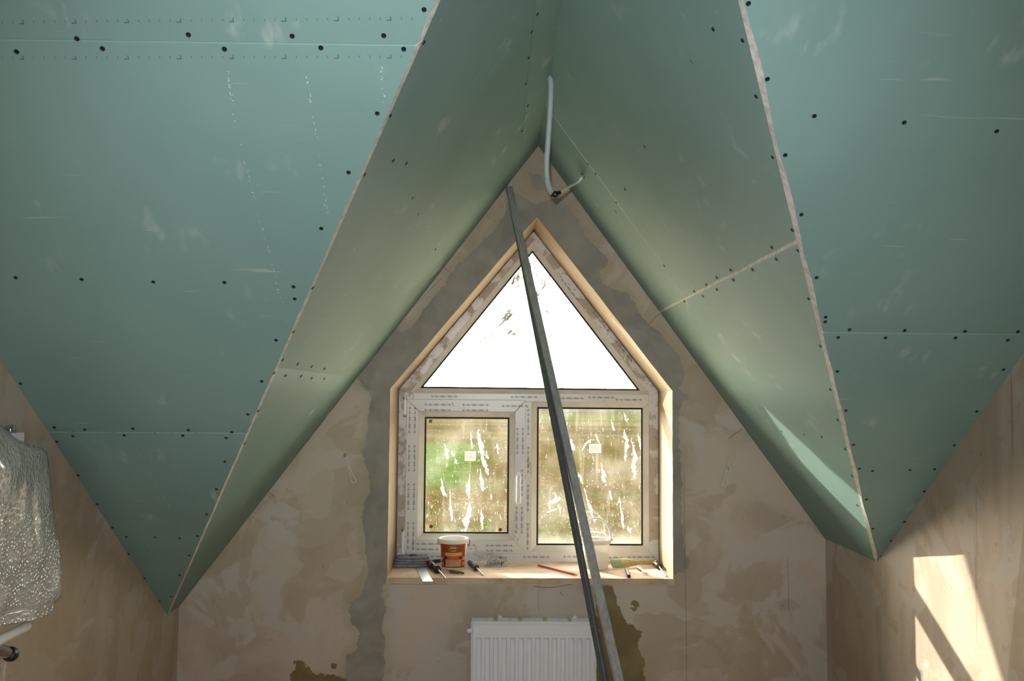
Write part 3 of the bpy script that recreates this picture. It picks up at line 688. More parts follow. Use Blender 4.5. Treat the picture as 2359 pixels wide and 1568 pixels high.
# handle and hinges
hx, hz = 0.106, 1.232
m = MB()
ring = lambda zc, y, ry, rx: [(hx+rx*math.cos(a), y, zc+ry*math.sin(a)) for a in [2*math.pi*k/20 for k in range(20)]]
m.loft([ring(hz, YF-0.016, 0.034, 0.0145), ring(hz, YF-0.025, 0.033, 0.0138), ring(hz, YF-0.027, 0.031, 0.012)])
hd = obj('handle', m, 'white', win)
m = MB(); m.lathe((hx, YF-0.026, hz+0.006), (0, -1, 0), [(0.009, 0), (0.009, 0.02), (0.0075, 0.026)], 14)
pp = bez([(hx, YF-0.046, hz+0.013), (hx, YF-0.050, hz), (hx, YF-0.053, hz-0.03), (hx+0.001, YF-0.055, hz-0.07), (hx, YF-0.052, hz-0.108)], 5)
m.tube(pp, [0.0085]*4+[0.0092]*6+[0.0105]*6+[0.0112]*(len(pp)-18)+[0.0095, 0.008], 12)
obj('lever', m, 'white', hd)
for zc, ln in ((1.545, 0.066), (0.945, 0.10)):
    hg = obj('hinge', MB().lathe((-0.405, YF-0.020, zc-ln/2), (0, 0, 1), [(0.0072, 0), (0.0072, ln)], 14), 'white', win)
    for zz in (zc-ln/2-0.012, zc+ln/2): obj('hinge_pin', MB().lathe((-0.405, YF-0.020, zz), (0, 0, 1), [(0.005, 0), (0.0074, 0.002), (0.0074, 0.010), (0.005, 0.012)], 14), 'chrome', hg)
# splashes of plaster, paper labels and cork pads on the panes
def blob(m, c, L, wd, ang, y, n=14, wob=0.3):
    ca, sa = math.cos(ang), math.sin(ang); V = []; ph = random.random()*9
    for k in range(n):
        a = 2*math.pi*k/n; t = math.cos(a); s_ = math.sin(a)
        tp = (0.75-0.45*t)
        r = max(0.15, 1+wob*(1.6*mnoise.noise(Vector((math.cos(a)*1.7+ph, math.sin(a)*1.7, ph)))+1.3*mnoise.noise(Vector((math.cos(a)*6+ph, math.sin(a)*6, ph+3)))))
        px = t*L/2*(1+0.15*(r-1)); pz = s_*wd/2*tp*r
        V.append((c[0]+px*ca-pz*sa, y, c[1]+px*sa+pz*ca))
    m.add(V, [tuple(range(n))])
MAT['smear'] = m_film('grey_plaster_smear', 0.955, 0.9, (190, 186, 178))
def splash(pane, yg, big, small, box, seed, mat_='splash'):
    random.seed(seed); m = MB(); k = FPX/(3.564+YF)
    for (xa, ya, xb, yb, w) in big:
        a = on_y(xa, ya, yg); b = on_y(xb, yb, yg); L = math.hypot(b.x-a.x, b.z-a.z)
        n = max(1, int(L/0.03))
        blob(m, ((a.x+b.x)/2, (a.z+b.z)/2), L*1.05, w/k, math.atan2(a.z-b.z, a.x-b.x), yg-0.0003, 44, 0.8)
        for i in range(int(L/0.012)):
            t = random.random(); blob(m, (a.x+(b.x-a.x)*t+random.gauss(0, w/k*0.5), a.z+(b.z-a.z)*t), random.uniform(0.004, 0.018), random.uniform(0.002, 0.005), math.atan2(a.z-b.z, a.x-b.x)+random.gauss(0, 0.15), yg-0.0005-random.random()*0.0004, 8)
    x0, x1, z0, z1 = box
    for i in range(small):
        x = random.uniform(x0, x1); z = random.uniform(z0, z1); L = random.choice([0.002, 0.003, 0.004, 0.006, 0.011, 0.018])*random.uniform(0.6, 1.3)
        blob(m, (x, z), L, min(L, random.uniform(0.0012, 0.0036)), math.pi/2+random.gauss(0, 0.22), yg-0.0006-random.random()*0.0004, 8)
    obj('plaster_splashes', m, mat_, pane, fix=False, kind='stuff'); random.seed(seed+1)
ygs, ygf = YF+0.010, YF+0.022
splash(gsash, ygs, [(1100, 990, 1112, 1050, 11), (1108, 1040, 1124, 1092, 9), (1106, 1080, 1112, 1126, 8), (1082, 1092, 1080, 1145, 4), (1082, 1156, 1072, 1224, 14), (1024, 1022, 1032, 1056, 8), (1016, 1100, 1024, 1142, 6), (1037, 1130, 1040, 1195, 5), (1108, 1175, 1112, 1215, 5), (1041, 1038, 1044, 1050, 6), (1085, 996, 1087, 1030, 3), (1048, 1056, 1052, 1068, 5), (1145, 1020, 1147, 1045, 4), (1074, 1110, 1076, 1140, 3), (1120, 1040, 1124, 1056, 4)], 130, (-0.312, 0.058, 0.99, 1.40), 11)
splash(gfix, ygf, [(1438, 990, 1446, 1030, 9), (1444, 1005, 1440, 1060, 5), (1460, 1030, 1462, 1100, 9), (1455, 1015, 1468, 1060, 5), (1385, 1066, 1392, 1108, 9), (1332, 1088, 1342, 1112, 5), (1345, 1125, 1368, 1196, 5), (1427, 1145, 1436, 1212, 6), (1262, 1160, 1290, 1148, 9), (1278, 1134, 1282, 1150, 4), (1286, 1160, 1292, 1180, 3), (1260, 1180, 1282, 1172, 4), (1445, 1210, 1452, 1226, 6), (1408, 968, 1414, 990, 4), (1314, 1012, 1322, 1036, 7), (1350, 1022, 1362, 1012, 6), (1342, 1036, 1352, 1018, 4), (1372, 1000, 1380, 1020, 4), (1438, 952, 1444, 972, 5), (1478, 1100, 1480, 1130, 4), (1405, 1130, 1408, 1150, 4), (1470, 1000, 1478, 1040, 5)], 240, (0.195, 0.663, 0.94, 1.53), 23)
splash(gtri, ygf, [(1161, 740, 1174, 731, 6.7), (1124, 781, 1137, 761, 4.1), (1157, 739, 1183, 721, 6.2), (1146, 733, 1170, 720, 6.4), (1122, 791, 1137, 768, 4.9), (1166, 742, 1179, 721, 4.2), (1105, 787, 1119, 760, 5.4), (1139, 757, 1163, 739, 3.2), (1166, 727, 1178, 706, 7.0), (1157, 735, 1176, 718, 4.1), (1147, 744, 1165, 728, 3.2), (1159, 740, 1166, 724, 4.3), (1153, 733, 1179, 724, 5.9), (1099, 797, 1122, 773, 6.1), (1149, 753, 1169, 730, 4.8), (1164, 720, 1182, 712, 3.0), (1178, 772, 1188, 764, 6.9), (1170, 769, 1177, 765, 3.7), (1162, 776, 1173, 767, 3.5), (1180, 777, 1193, 761, 4.9), (1169, 768, 1179, 760, 6.3), (1176, 774, 1185, 768, 3.8), (1173, 763, 1181, 760, 7.0), (1188, 653, 1197, 635, 6.0), (1187, 647, 1207, 637, 4.3), (1179, 657, 1185, 637, 5.1), (1180, 648, 1196, 632, 6.9), (1176, 662, 1188, 644, 3.5), (1179, 657, 1184, 647, 6.0), (1171, 662, 1185, 644, 3.1), (1185, 665, 1201, 652, 6.5), (1190, 638, 1200, 619, 6.1), (1191, 643, 1195, 635, 6.5), (1235, 685, 1248, 670, 5.1), (1264, 644, 1267, 634, 6.1), (1243, 670, 1259, 654, 3.4), (1248, 652, 1249, 636, 6.1), (1261, 660, 1266, 648, 6.3), (1245, 671, 1257, 653, 5.0), (1251, 659, 1258, 641, 3.0), (1242, 668, 1250, 650, 4.0), (1235, 692, 1238, 666, 3.9), (1241, 681, 1224, 663, 3.0), (1242, 692, 1233, 677, 2.5), (1233, 688, 1232, 676, 4.4), (1232, 660, 1225, 642, 3.1), (1261, 728, 1260, 711, 2.2), (1261, 713, 1257, 696, 3.2), (1265, 723, 1261, 715, 2.6), (1263, 735, 1256, 730, 2.8), (1262, 724, 1255, 709, 2.3), (1235, 636, 1235, 626, 3.1), (1223, 620, 1223, 603, 5.0), (1231, 621, 1233, 612, 4.1)], 90, (-0.10, 0.32, 1.65, 2.05), 37, 'smear')
MAT['paper'] = m_translucent('paper_label', (232, 228, 220), 0.38, 0.8); MAT['ink'] = simple('label_ink', (128, 110, 100), 0.8, var=0.1); MAT['cork'] = simple('brown_cork', (128, 76, 48), 0.9, var=0.2, vscale=200)
MAT['cork2'] = simple('grey_brown_cork', (120, 108, 92), 0.9, var=0.2, vscale=200)
for pane, yg, (cx, cy), (hw, hh) in ((gsash, ygs, (1083.5, 1050), (0.0250, 0.0215)), (gfix, ygf, (1371, 1032.5), (0.0275, 0.0205))):
    c = on_y(cx, cy, yg); lab = obj('paper_sticker', MB().box((c.x-hw, yg-0.0016, c.z-hh), (c.x+hw, yg-0.0012, c.z+hh)), 'paper', pane)
    m = MB(); random.seed(int(cx))
    for r, (a, b) in enumerate(((-0.2, 0.75), (-0.85, 0.15), (-0.5, 0.5), (-0.7, 0.75), (-0.75, -0.4))):
        z = c.z+hh*(0.62-0.33*r); x = a
        while x < b:
            w = random.uniform(0.03, 0.09)
            m.box((c.x+x*hw, yg-0.00185, z-0.0014), (c.x+(x+w)*hw, yg-0.00165, z+0.0014)); x += w+random.uniform(0.02, 0.09)
    obj('sticker_print', m, 'ink', lab, kind='stuff')
for (cx, cy), mt, a in (((992, 969.5), 'cork2', -0.2), ((993.5, 1212), 'cork', -0.45), ((1152.5, 1219.5), 'cork', -0.5)):
    c = on_y(cx, cy, ygs-0.002); u = Vector((math.cos(a), 0, math.sin(a)))*0.0072; v = Vector((-math.sin(a), 0, math.cos(a)))*0.0072
    obj('cork_pad', MB().obox(c, u, Vector((0, 0.0014, 0)), v), mt, gsash)

# ================================================================== OUTDOORS
GZ = -3.2
m = MB(); m.add([(-160, 2.0, GZ), (160, 2.0, GZ), (700, 900, GZ+4), (-700, 900, GZ+4)], [(0, 1, 2, 3)])
tag(obj('ground', m, 'ground', fix=False), 'sunlit meadow of dry and green grass seen through the window', 'meadow', kind='structure')
random.seed(5); m = MB(); cols = []
for i in range(5200):
    d = random.uniform(24, 75); xx = random.uniform(-0.135, 0.235)*(d+3.5); h = random.uniform(0.10, 0.34)*(1.0 if d < 45 else 0.8)
    n = mnoise.noise(Vector((xx*0.25, d*0.2, 0))); 
    if n+random.uniform(-0.35, 0.35) > 0.1: cc = random.choice([(104, 124, 46), (126, 140, 58), (90, 106, 48)])
    else: cc = random.choice([(168, 148, 84), (150, 124, 72), (182, 166, 104), (140, 120, 76)])
    if random.random() < 0.03: cc = (208, 184, 60)
    if xx < -0.8 and 38 < d < 74: cc = random.choice([(108, 158, 54), (128, 172, 70)]); h *= 0.5
    c = lin(tuple(v*0.54 for v in cc))+(1,)
    for b in range(5):
        a = random.uniform(0, 6.28); r = random.uniform(0.01, 0.12); bx, by = xx+math.cos(a)*r, d+math.sin(a)*r; w = random.uniform(0.008, 0.02)
        lx, ly = random.gauss(0, 0.08), random.gauss(0, 0.08)
        m.add([(bx-w, by, GZ), (bx+w, by, GZ), (bx+lx*0.4+w*0.6, by+ly*0.4, GZ+h*0.65), (bx+lx, by+ly, GZ+h), (bx+lx*0.4-w*0.6, by+ly*0.4, GZ+h*0.65)], [(0, 1, 2, 3, 4)]); cols += [c]*5
g = obj('meadow_grass', m, 'grass', fix=False)
a = g.data.color_attributes.new('tint', 'FLOAT_COLOR', 'POINT'); a.data.foreach_set('color', np.array(cols, np.float32).ravel())
tag(g, 'tall dry and green grass tufts growing on the meadow outside', 'grass', kind='stuff')

# ================================================================== RADIATOR
rx0, rx1, rzt, ryf, ryb = -0.087, 0.409, 0.706, -0.102, -0.028
rad = thing('radiator', ((rx0+rx1)/2, -0.06, 0.2), 'white steel panel radiator with vertical flutes under the window', 'radiator')
rzb = 0.206
m = MB(); NXR = 16; pitch = 0.0333
xs = [rx0+0.004, rx0+0.0065]
for k in range(14):
    c = rx0+0.0315+k*pitch*0.998
    xs += [c-0.0105, c-0.0065, c+0.0065, c+0.0105]
xs += [rx1-0.0065, rx1-0.004]
def fdep(i):
    if i == 0 or i == len(xs)-1: return 0.006
    if i == 1 or i == len(xs)-2: return 0.0
    return (0.0, 0.011, 0.011, 0.0)[(i-2) % 4]
zl = [(rzb+0.004, 0), (rzb+0.03, 0), (rzb+0.036, 1), (rzt-0.070, 1), (rzt-0.062, 0), (rzt-0.020, 0), (rzt-0.018, -1), (rzt-0.0155, -1), (rzt-0.012, 0), (rzt-0.004, 0), (rzt-0.001, -2)]
V = []; F = []
for z, mk in zl:
    for i, x in enumerate(xs):
        e = fdep(i)
        if mk == 0 and 1 < i < len(xs)-2: e = 0
        if mk == -1: e = max(e if i in (0, len(xs)-1) else 0, 0.004)
        if mk == -2: e = 0.004
        V.append((x, ryf+e, z))
nx = len(xs)
F = [(r*nx+i, r*nx+i+1, (r+1)*nx+i+1, (r+1)*nx+i) for r in range(len(zl)-1) for i in range(nx-1)]
m.add(V, F, 0, True)
obj('front_panel', m, 'white', rad, fix=False, sharp=50)
obj('side_panel', MB().box((rx0, ryf+0.006, rzb), (rx0+0.004, ryb, rzt)), 'white', rad); obj('side_panel', MB().box((rx1-0.004, ryf+0.006, rzb), (rx1, ryb, rzt)), 'white', rad)
obj('rear_panel', MB().box((rx0+0.006, ryb-0.012, rzb+0.01), (rx1-0.006, ryb-0.002, rzt-0.006)), 'white', rad)
gr = MB(); ny_ = 9
for k in range(ny_):
    y = ryf+0.010+(ryb-ryf-0.018)*k/(ny_-1); gr.box((rx0+0.004, y-0.0024, rzt-0.004), (rx1-0.004, y+0.0024, rzt-0.001))
for k in range(4):
    x = rx0+0.058*1.0+0.0565*1.72*k+0.0; gr.box((x-0.004, ryf+0.008, rzt-0.0035), (x+0.004, ryb-0.006, rzt+0.0002))
MAT['grille_tape'] = simple('yellowed_clip', (196, 182, 150), 0.6, var=0.1); MAT['dark'] = simple('dark_gap', (48, 47, 46), 0.9, var=0.1)
top = obj('top_grille', gr, 'white', rad)
for px in (1142.5, 1199, 1255.5, 1312):
    x = on_y(px, 1418, -0.065).x
    c = obj('grille_clip', MB().box((x-0.0075, ryf+0.010, rzt-0.0012), (x+0.0075, ryb-0.006, rzt+0.0012)), 'grille_tape', top)
for px in (1152, 1324):
    x = on_y(px, 1411, ryb).x
    obj('wall_bracket', MB().box((x-0.007, ryb-0.004, rzt-0.10), (x+0.007, 0.0, rzt+0.004)), 'white', rad)
for s, x in ((-1, rx0), (1, rx1)):
    pl_ = obj('end_plug', MB().lathe((x, -0.065, rzt-0.045), (s, 0, 0), [(0.011, 0), (0.011, 0.006), (0.0085, 0.007), (0.0085, 0.016), (0.006, 0.017)], 8, smooth=False), 'white' if s < 0 else 'oldwire', rad)
for x in (rx0+0.05, rx1-0.05): obj('pipe', MB().tube([(x, -0.065, rzb+0.01), (x, -0.065, 0.0)], 0.009, 12), 'oldwire', rad)
random.seed(3); 
# ================================================================== LEANING STEEL PROFILES
def lean(pt, pxt, pxb, ytop, length):
    T = on_y(pxt[0], pxt[1], ytop); r = ray(*pxb)
    lo, hi = 0.5, 3.3
    for _ in range(60):
        s = (lo+hi)/2; Q = CAM+r*s; d = Q-T; k = -T.z/d.z if d.z < -1e-6 else 1e9; L = (d*k).length
        if L > length: lo = s
        else: hi = s
    return T, T+d*k
def channel(T, Fo, turn, web, flange, ribs):
    a = (Fo-T).normalized(); mid = (T+Fo)/2; vc = (CAM-mid); n = (vc-a*vc.dot(a)).normalized(); s = a.cross(n).normalized()
    if s.x < 0: s = -s
    n2 = n*math.cos(turn)+s*math.sin(turn); s2 = s*math.cos(turn)-n*math.sin(turn)
    t = 0.0012; h = web/2
    prof = [(-h+0.002, -flange), (-h, -flange), (-h, -0.0015), (-h+0.0015, 0)]
    for k in range(ribs):
        c = -h+web*(k+1)/(ribs+1); prof += [(c-0.0018, 0), (c-0.0010, -0.0024), (c+0.0010, -0.0024), (c+0.0018, 0)]
    prof += [(h-0.0015, 0), (h, -0.0015), (h, -flange), (h-0.002, -flange), (h-0.002, -0.003), (-h+0.002, -0.003)]
    m = MB(); N = 24; rings = []
    for i in range(N+1):
        q = T+(Fo-T)*(i/N); rings.append([q+s2*u+n2*v for u, v in prof])
    m.loft(rings, True, True, 0, False); return m
ta, fa_ = lean(None, (1169, 432), (1389, 1568), -0.022, 2.75); tb_, fb_ = lean(None, (1174, 428), (1428, 1568), -0.050, 2.75)
tag(obj('steel_profile', channel(ta, fa_+Vector((0, 0, 0.002)), -0.62, 0.020, 0.017, 0), 'zinc_shaded', org=fa_), 'smooth dull galvanised steel channel leaning against the gable, left of the pair', 'metal profile', 'drywall profiles leaning at the window')
tag(obj('steel_profile', channel(tb_, fb_+Vector((0, 0, 0.002)), 0.32, 0.026, 0.020, 4), 'zinc', org=fb_), 'ribbed galvanised steel channel leaning against the gable, right of the pair', 'metal profile', 'drywall profiles leaning at the window')

# ================================================================== CONDUIT AND CABLES
yr_ = on_dl(1268, 172).y
T0 = Vector((XC-0.006, yr_, ZA+0.004)); dpt = yr_
def atd(px, py, y): return on_y(px, py, y)
path = bez([T0, atd(1269, 190, yr_+0.005), atd(1267.5, 250, yr_+0.01), atd(1263, 320, yr_+0.03), atd(1259, 380, yr_+0.06), atd(1261, 415, yr_+0.08), atd(1268, 438, yr_+0.09), atd(1277, 448, yr_+0.09)], 26)
cn = thing('conduit', path[-1], 'grey corrugated conduit hanging from the ceiling ridge with black taped end', 'conduit')
R_ = 0.0098; pd = []; rs = []
for i, p in enumerate(path):
    pd.append(p); rs.append(R_ if i % 2 else R_*0.90)
obj('corrugated_tube', MB().tube(pd, rs, 14), 'conduit', cn, sharp=60)
e = path[-1]; e2 = atd(1289, 449, yr_+0.11)
dirn = (e2-path[-8]).normalized()
obj('tape_wrap', MB().tube([path[-12], path[-6], path[-1], atd(1282, 447, yr_+0.095)], [0.0104, 0.0122, 0.0132, 0.0110], 14), 'tape', cn)
obj('tape_wrap', MB().tube([atd(1277, 446, yr_+0.095), atd(1290, 443.5, yr_+0.11)], [0.0072, 0.0066], 12), 'tape', cn)
hole_p = on_dr(1343, 404)
cpath = bez([atd(1286, 445, yr_+0.105), atd(1298, 438, yr_+0.16), atd(1315, 428, yr_+0.30), atd(1330, 420, yr_+0.48), atd(1338, 412, hole_p.y-0.07), hole_p+Vector((-0.001, -0.006, -0.002))], 8)
cb = thing('cable', hole_p, 'white flat cable running from the conduit end to the hole in the ceiling', 'cable')
obj('sheath', MB().tube(cpath, 0.0060, 12, flat=0.7), 'cable', cb)
nd = Vector((-KR, 0, -1)).normalized(); hm = MB()
hm.lathe(hole_p-nd*0.004, nd, [(0.010, 0), (0.0105, 0.0046), (0.006, 0.0050)], 12)
for k in range(5):
    a = 2*math.pi*k/5+0.4; u = nd.orthogonal().normalized(); w = nd.cross(u); d = u*math.cos(a)+w*math.sin(a)
    hm.tube([hole_p+d*0.007, hole_p+d*0.013+nd*0.002], [0.003, 0.001], 6)
obj('ragged_hole', hm, 'tape', cb)
def wire_loop(name, pts_, label, clampi, rad_):
    P_ = [on_y(x, y, -0.004-dd) for x, y, dd in pts_]
    t = thing(name, P_[0], label, 'wire', 'bare wire ends sticking out of the plaster')
    obj('wire', MB().tube(bez(P_, 6), rad_, 8), 'oldwire', t)
    c = P_[clampi]; obj('wire_joint', MB().lathe(c-Vector((0.002, 0.0, 0.008)), (0.25, 0, 1), [(0.004, 0), (0.0062, 0.003), (0.0062, 0.012), (0.004, 0.016)], 8), 'steel', t)
wire_loop('wire_loop', [(776, 1036, -0.002), (785, 1040, 0.004), (795, 1048, 0.008), (801, 1062, 0.010), (812, 1092, 0.010), (820, 1106, 0.011), (813, 1112, 0.012), (808, 1100, 0.012), (803, 1080, 0.012), (797, 1055, 0.013)], 'white wire loop poking out of the plaster left of the window', 2, 0.0026)
wire_loop('wire_loop', [(1697, 1050, -0.002), (1690, 1052, 0.004), (1683, 1058, 0.007), (1676, 1078, 0.009), (1675, 1096, 0.010), (1676, 1112, 0.011), (1670, 1121, 0.012), (1662, 1117, 0.012), (1668, 1106, 0.014), (1672, 1090, 0.014), (1674, 1080, 0.013)], 'white wire loop poking out of the plaster right of the window', 3, 0.0030)

# ================================================================== WRAPPED FIXTURE ON THE LEFT WALL
xw = -1.150
outl = [(-60, 950), (-20, 960), (0, 975), (16, 990), (40, 1012), (70, 1024), (100, 1032), (108, 1040), (112, 1060), (116, 1110), (121, 1160), (126, 1205), (134, 1245), (142, 1275), (145, 1300), (144, 1340), (142, 1374), (134, 1383), (126, 1390), (125, 1402), (123, 1411), (100, 1420), (74, 1430), (40, 1436), (0, 1440), (-60, 1455)]
wpnt = on_x(60, 1200, XL)
wf = thing('wrapped_fixture', wpnt, 'fixture wrapped in shiny bubble wrap mounted on the left wall', 'wrapped fixture')
rim = [on_x(px, py, xw) for px, py in outl]; ctr = on_x(20, 1210, xw); m = MB(); V = []; NRg = 18; n = len(rim)
dense = []
for i in range(n):
    a, b = rim[i], rim[(i+1) % n]
    k = 4 if i < n-1 else 10
    for q in range(k): dense.append(a+(b-a)*(q/k))
n = len(dense); rings = []
for i, p in enumerate(dense): pass
rings.append([Vector((XL+0.012, p.y*0.97+ctr.y*0.03, p.z*0.97+ctr.z*0.03)) for p in dense])
rings.append([Vector((xw-0.045, p.y, p.z)) for p in dense])
for r in range(NRg+1):
    t = 1-r/NRg; row = []
    for p in dense:
        q = ctr+(p-ctr)*t; bul = 0.018*(1-t**6)
        fold = 0.010*mnoise.noise(Vector((q.y*9+q.z*3, q.z*2.5, 1.3)))+0.006*mnoise.noise(Vector((q.y*22, q.z*11, 7.1)))
        row.append(Vector((xw+(0 if r == 0 else bul)+fold*(1-t**8), q.y, q.z)))
    rings.append(row)
m.loft(rings, True, True, 0, True)
def m_wrap():
    t = NT('bubble_wrap'); p = t.pos()
    v = t.node('ShaderNodeTexVoronoi'); v.inputs['Scale'].default_value = 100; v.inputs['Randomness'].default_value = 0.9; t.link(p, v.inputs['Vector'])
    t.base(t.mix(t.ramp(t.noise(p, 9, 4), 0.35, 0.65), lin((168, 168, 165)), lin((204, 205, 203))))
    t.rough(0.09); t.b.inputs['Specular IOR Level'].default_value = 1.0; t.b.inputs['Coat Weight'].default_value = 0.6; t.b.inputs['Coat Roughness'].default_value = 0.05
    dome = t.ramp(v.outputs['Distance'], 0.62, 0.10)
    t.bump(t.math('ADD', dome, t.math('MULTIPLY', t.noise(p, 22, 2), 1.2)), 0.55, 0.0035); return t.m
MAT['wrap'] = m_wrap()
obj('bubble_wrap', m, 'wrap', wf, sharp=80)
# a second, lower lap of wrap along the bottom edge
lap = [on_x(px, py, xw+0.006) for px, py in [(-40, 1425), (0, 1415), (60, 1404), (118, 1385), (126, 1390), (124, 1409), (74, 1429), (0, 1439), (-40, 1448)]]
m = MB(); rr_ = [[Vector((xw-0.03, p.y, p.z)) for p in lap], [p.copy() for p in lap], [Vector((xw+0.012, p.y*0.9+lap[2].y*0.1, p.z*0.9+1.05*0.1)) for p in lap]]
m.loft(rr_, True, True, 0, False); obj('wrap_lap', m, 'wrap', wf)
b0_ = on_x(36, 1008, -1.175); m = MB(); m.box((XL, b0_.y-0.022, b0_.z-0.05), (-1.165, b0_.y+0.020, b0_.z+0.012)); bk = obj('wall_bracket', m, 'white', wf)
obj('bracket_cap', MB().lathe((-1.185, b0_.y-0.006, b0_.z+0.012), (0, 0, 1), [(0.012, 0), (0.013, 0.004), (0.010, 0.007), (0.013, 0.010), (0.012, 0.016), (0.006, 0.020)], 16), 'chrome', bk)
pa, pb = on_x(66, 1440, -1.19), on_x(-30, 1488, -1.15)
obj('tube_end', MB().tube([pa, pa+(pb-pa)*0.06, pb], [0.007, 0.0125, 0.0125], 14), 'white', wf)
kc = on_x(24, 1506, -1.18); ks = on_x(-20, 1490, -1.18)
kn = obj('valve_stem', MB().tube([ks, ks+(kc-ks)*0.5, kc], [0.016, 0.016, 0.012], 12), 'chrome', wf)
obj('valve_knob', MB().lathe(kc-(kc-ks).normalized()*0.014, (kc-ks), [(0.010, 0), (0.0165, 0.004), (0.018, 0.014), (0.0165, 0.024), (0.008, 0.030)], 16), 'blackp', kn)
p0, p1 = on_x(2, 1500, -1.20), on_x(-6, 1600, -1.22)
obj('supply_pipe', MB().tube(bez([ks, p0, p1], 5), 0.012, 12), 'oldwire', wf)

# ================================================================== THINGS ON THE SILL
SZ = RZ0+0.0005
def S(px, py, h=0.0): return on_z(px, py, SZ+h)
# coiled grey strip
c = S(951, 1297); c.y = min(c.y, 0.24)
cl_ = thing('coiled_strip', (c.x, c.y, SZ), 'grey strip coiled into a flat oval in the left sill corner', 'coil')
MAT['greyrub'] = simple('grey_strip', (118, 119, 124), 0.75, var=0.18, vscale=60)
def stad(cx, cy, z, L, r, n=10):
    out = []
    for k in range(n+1): a = -math.pi/2+math.pi*k/n; out.append((cx+L+r*math.cos(a), cy+r*math.sin(a), z))
    for k in range(n+1): a = math.pi/2+math.pi*k/n; out.append((cx-L+r*math.cos(a), cy+r*math.sin(a), z))
    return out
for k, (zz, L, r, dx) in enumerate(((0.006, 0.046, 0.030, -0.006), (0.017, 0.046, 0.026, -0.002), (0.028, 0.044, 0.026, 0.002), (0.0395, 0.042, 0.024, 0.004))):
    obj('loop', MB().tube(stad(c.x+dx, c.y, SZ+zz, L, r), 0.0062, 8, loop=True), 'greyrub', cl_)
obj('loop', MB().tube(stad(c.x+0.003, c.y, SZ+0.0395, 0.040, 0.012), 0.0060, 8, loop=True), 'greyrub', cl_)
MAT['core'] = simple('dark_brown_core', (62, 48, 42), 0.8, var=0.2, vscale=80)
obj('core', MB().lathe((c.x+0.006, c.y, SZ+0.006), (0, 0, 1), [(0.026, 0), (0.024, 0.034), (0.015, 0.043), (0.002, 0.045)], 16), 'core', cl_)
# steel square
a, b = S(967, 1305), S(981, 1340, 0.0); a.z = b.z = SZ+0.0012
u = (b-a).normalized(); v = Vector((-u.y, u.x, 0))
b = S(986, 1340); b.z = SZ+0.0012; u = (b-a).normalized(); v = Vector((-u.y, u.x, 0))
sq = thing('try_square', a, 'steel try square with its blade sticking out over the sill edge', 'square')
obj('blade', MB().obox((a+b)/2, u*(b-a).length/2, v*0.0205, Vector((0, 0, 0.0009))), 'steel', sq)
obj('blade_hole', MB().obox(b-u*0.012+Vector((0, 0, 0.00105)), u*0.0015, v*0.004, Vector((0, 0, 0.0003))), 'dark', sq)
s0, s1 = S(962, 1304), S(1016, 1294); s0.z = s1.z = SZ+0.008; w_ = (s1-s0).normalized()
obj('stock', MB().obox((s0+s1)/2, w_*(s1-s0).length/2, Vector((-w_.y, w_.x, 0))*0.008, Vector((0, 0, 0.0075))), 'blackp', sq)
# screwdrivers
def screwdriver(ph0, ph1, pe, rad_, accent, label, grips):
    a = S(*ph0); b = S(*ph1); e = S(*pe); a.z = SZ+rad_; b.z = SZ+rad_; 
    d = (b-a).normalized(); L = (b-a).length; tip = b+(e-b).normalized()*(e-b).length; tip.z = SZ+0.004
    t = thing('screwdriver', (a+b)/2, label, 'screwdriver', 'screwdrivers lying on the window sill')
    hd_ = obj('grip', MB().lathe(a, d, [(rad_*0.55, 0), (rad_*0.92, L*0.06), (rad_, L*0.25), (rad_*0.95, L*0.55), (rad_*0.72, L*0.74), (rad_*0.70, L*0.80), (rad_*0.98, L*0.86), (rad_*0.98, L*0.97), (rad_*0.5, L)], 14), 'blackp', t)
    n1 = d.cross(Vector((0, 0, 1))).normalized()
    vv = (CAM-(a+b)/2); vv = (vv-d*vv.dot(d)).normalized(); ww = d.cross(vv)
    for (tt, an) in grips:
        o_ = vv*math.cos(an)+ww*math.sin(an); p = a+d*L*tt+o_*rad_*0.82
        obj('grip_inlay', MB().lathe(p, o_, [(rad_*0.42, 0), (rad_*0.40, rad_*0.22), (rad_*0.15, rad_*0.28)], 10), accent, hd_)
    obj('collar', MB().lathe(b-d*0.004, d, [(rad_*0.55, 0), (rad_*0.45, 0.006), (0.004, 0.009)], 12), 'darkst', t)
    sh = (tip-b).normalized()
    obj('shaft', MB().lathe(b, sh, [(0.0032, 0), (0.0032, (tip-b).length*0.94), (0.0018, (tip-b).length)], 10), 'steel', t)
MAT['redp'] = simple('red_rubber', (196, 40, 24), 0.5, var=0.08); MAT['yelp'] = simple('yellow_plastic', (214, 164, 30), 0.45, var=0.08); MAT['dyel'] = simple('dull_amber', (126, 92, 34), 0.5, var=0.1)
screwdriver((985, 1302), (1009, 1320), (1027, 1334), 0.0155, 'redp', 'black screwdriver with red grip patches left of the orange tub', [(0.22, -0.5), (0.22, 0.7), (0.48, 0.0)])
screwdriver((1081, 1302), (1098, 1315), (1113, 1326), 0.0125, 'dyel', 'black and amber screwdriver between the orange tub and the plastic bag', [(0.90, 0.0), (0.5, -0.7)])
screwdriver((1507, 1301), (1519, 1312), (1534, 1329), 0.0135, 'yelp', 'black and yellow screwdriver in the right sill corner', [(0.16, 0.2), (0.42, 0.3), (0.42, -0.6)])
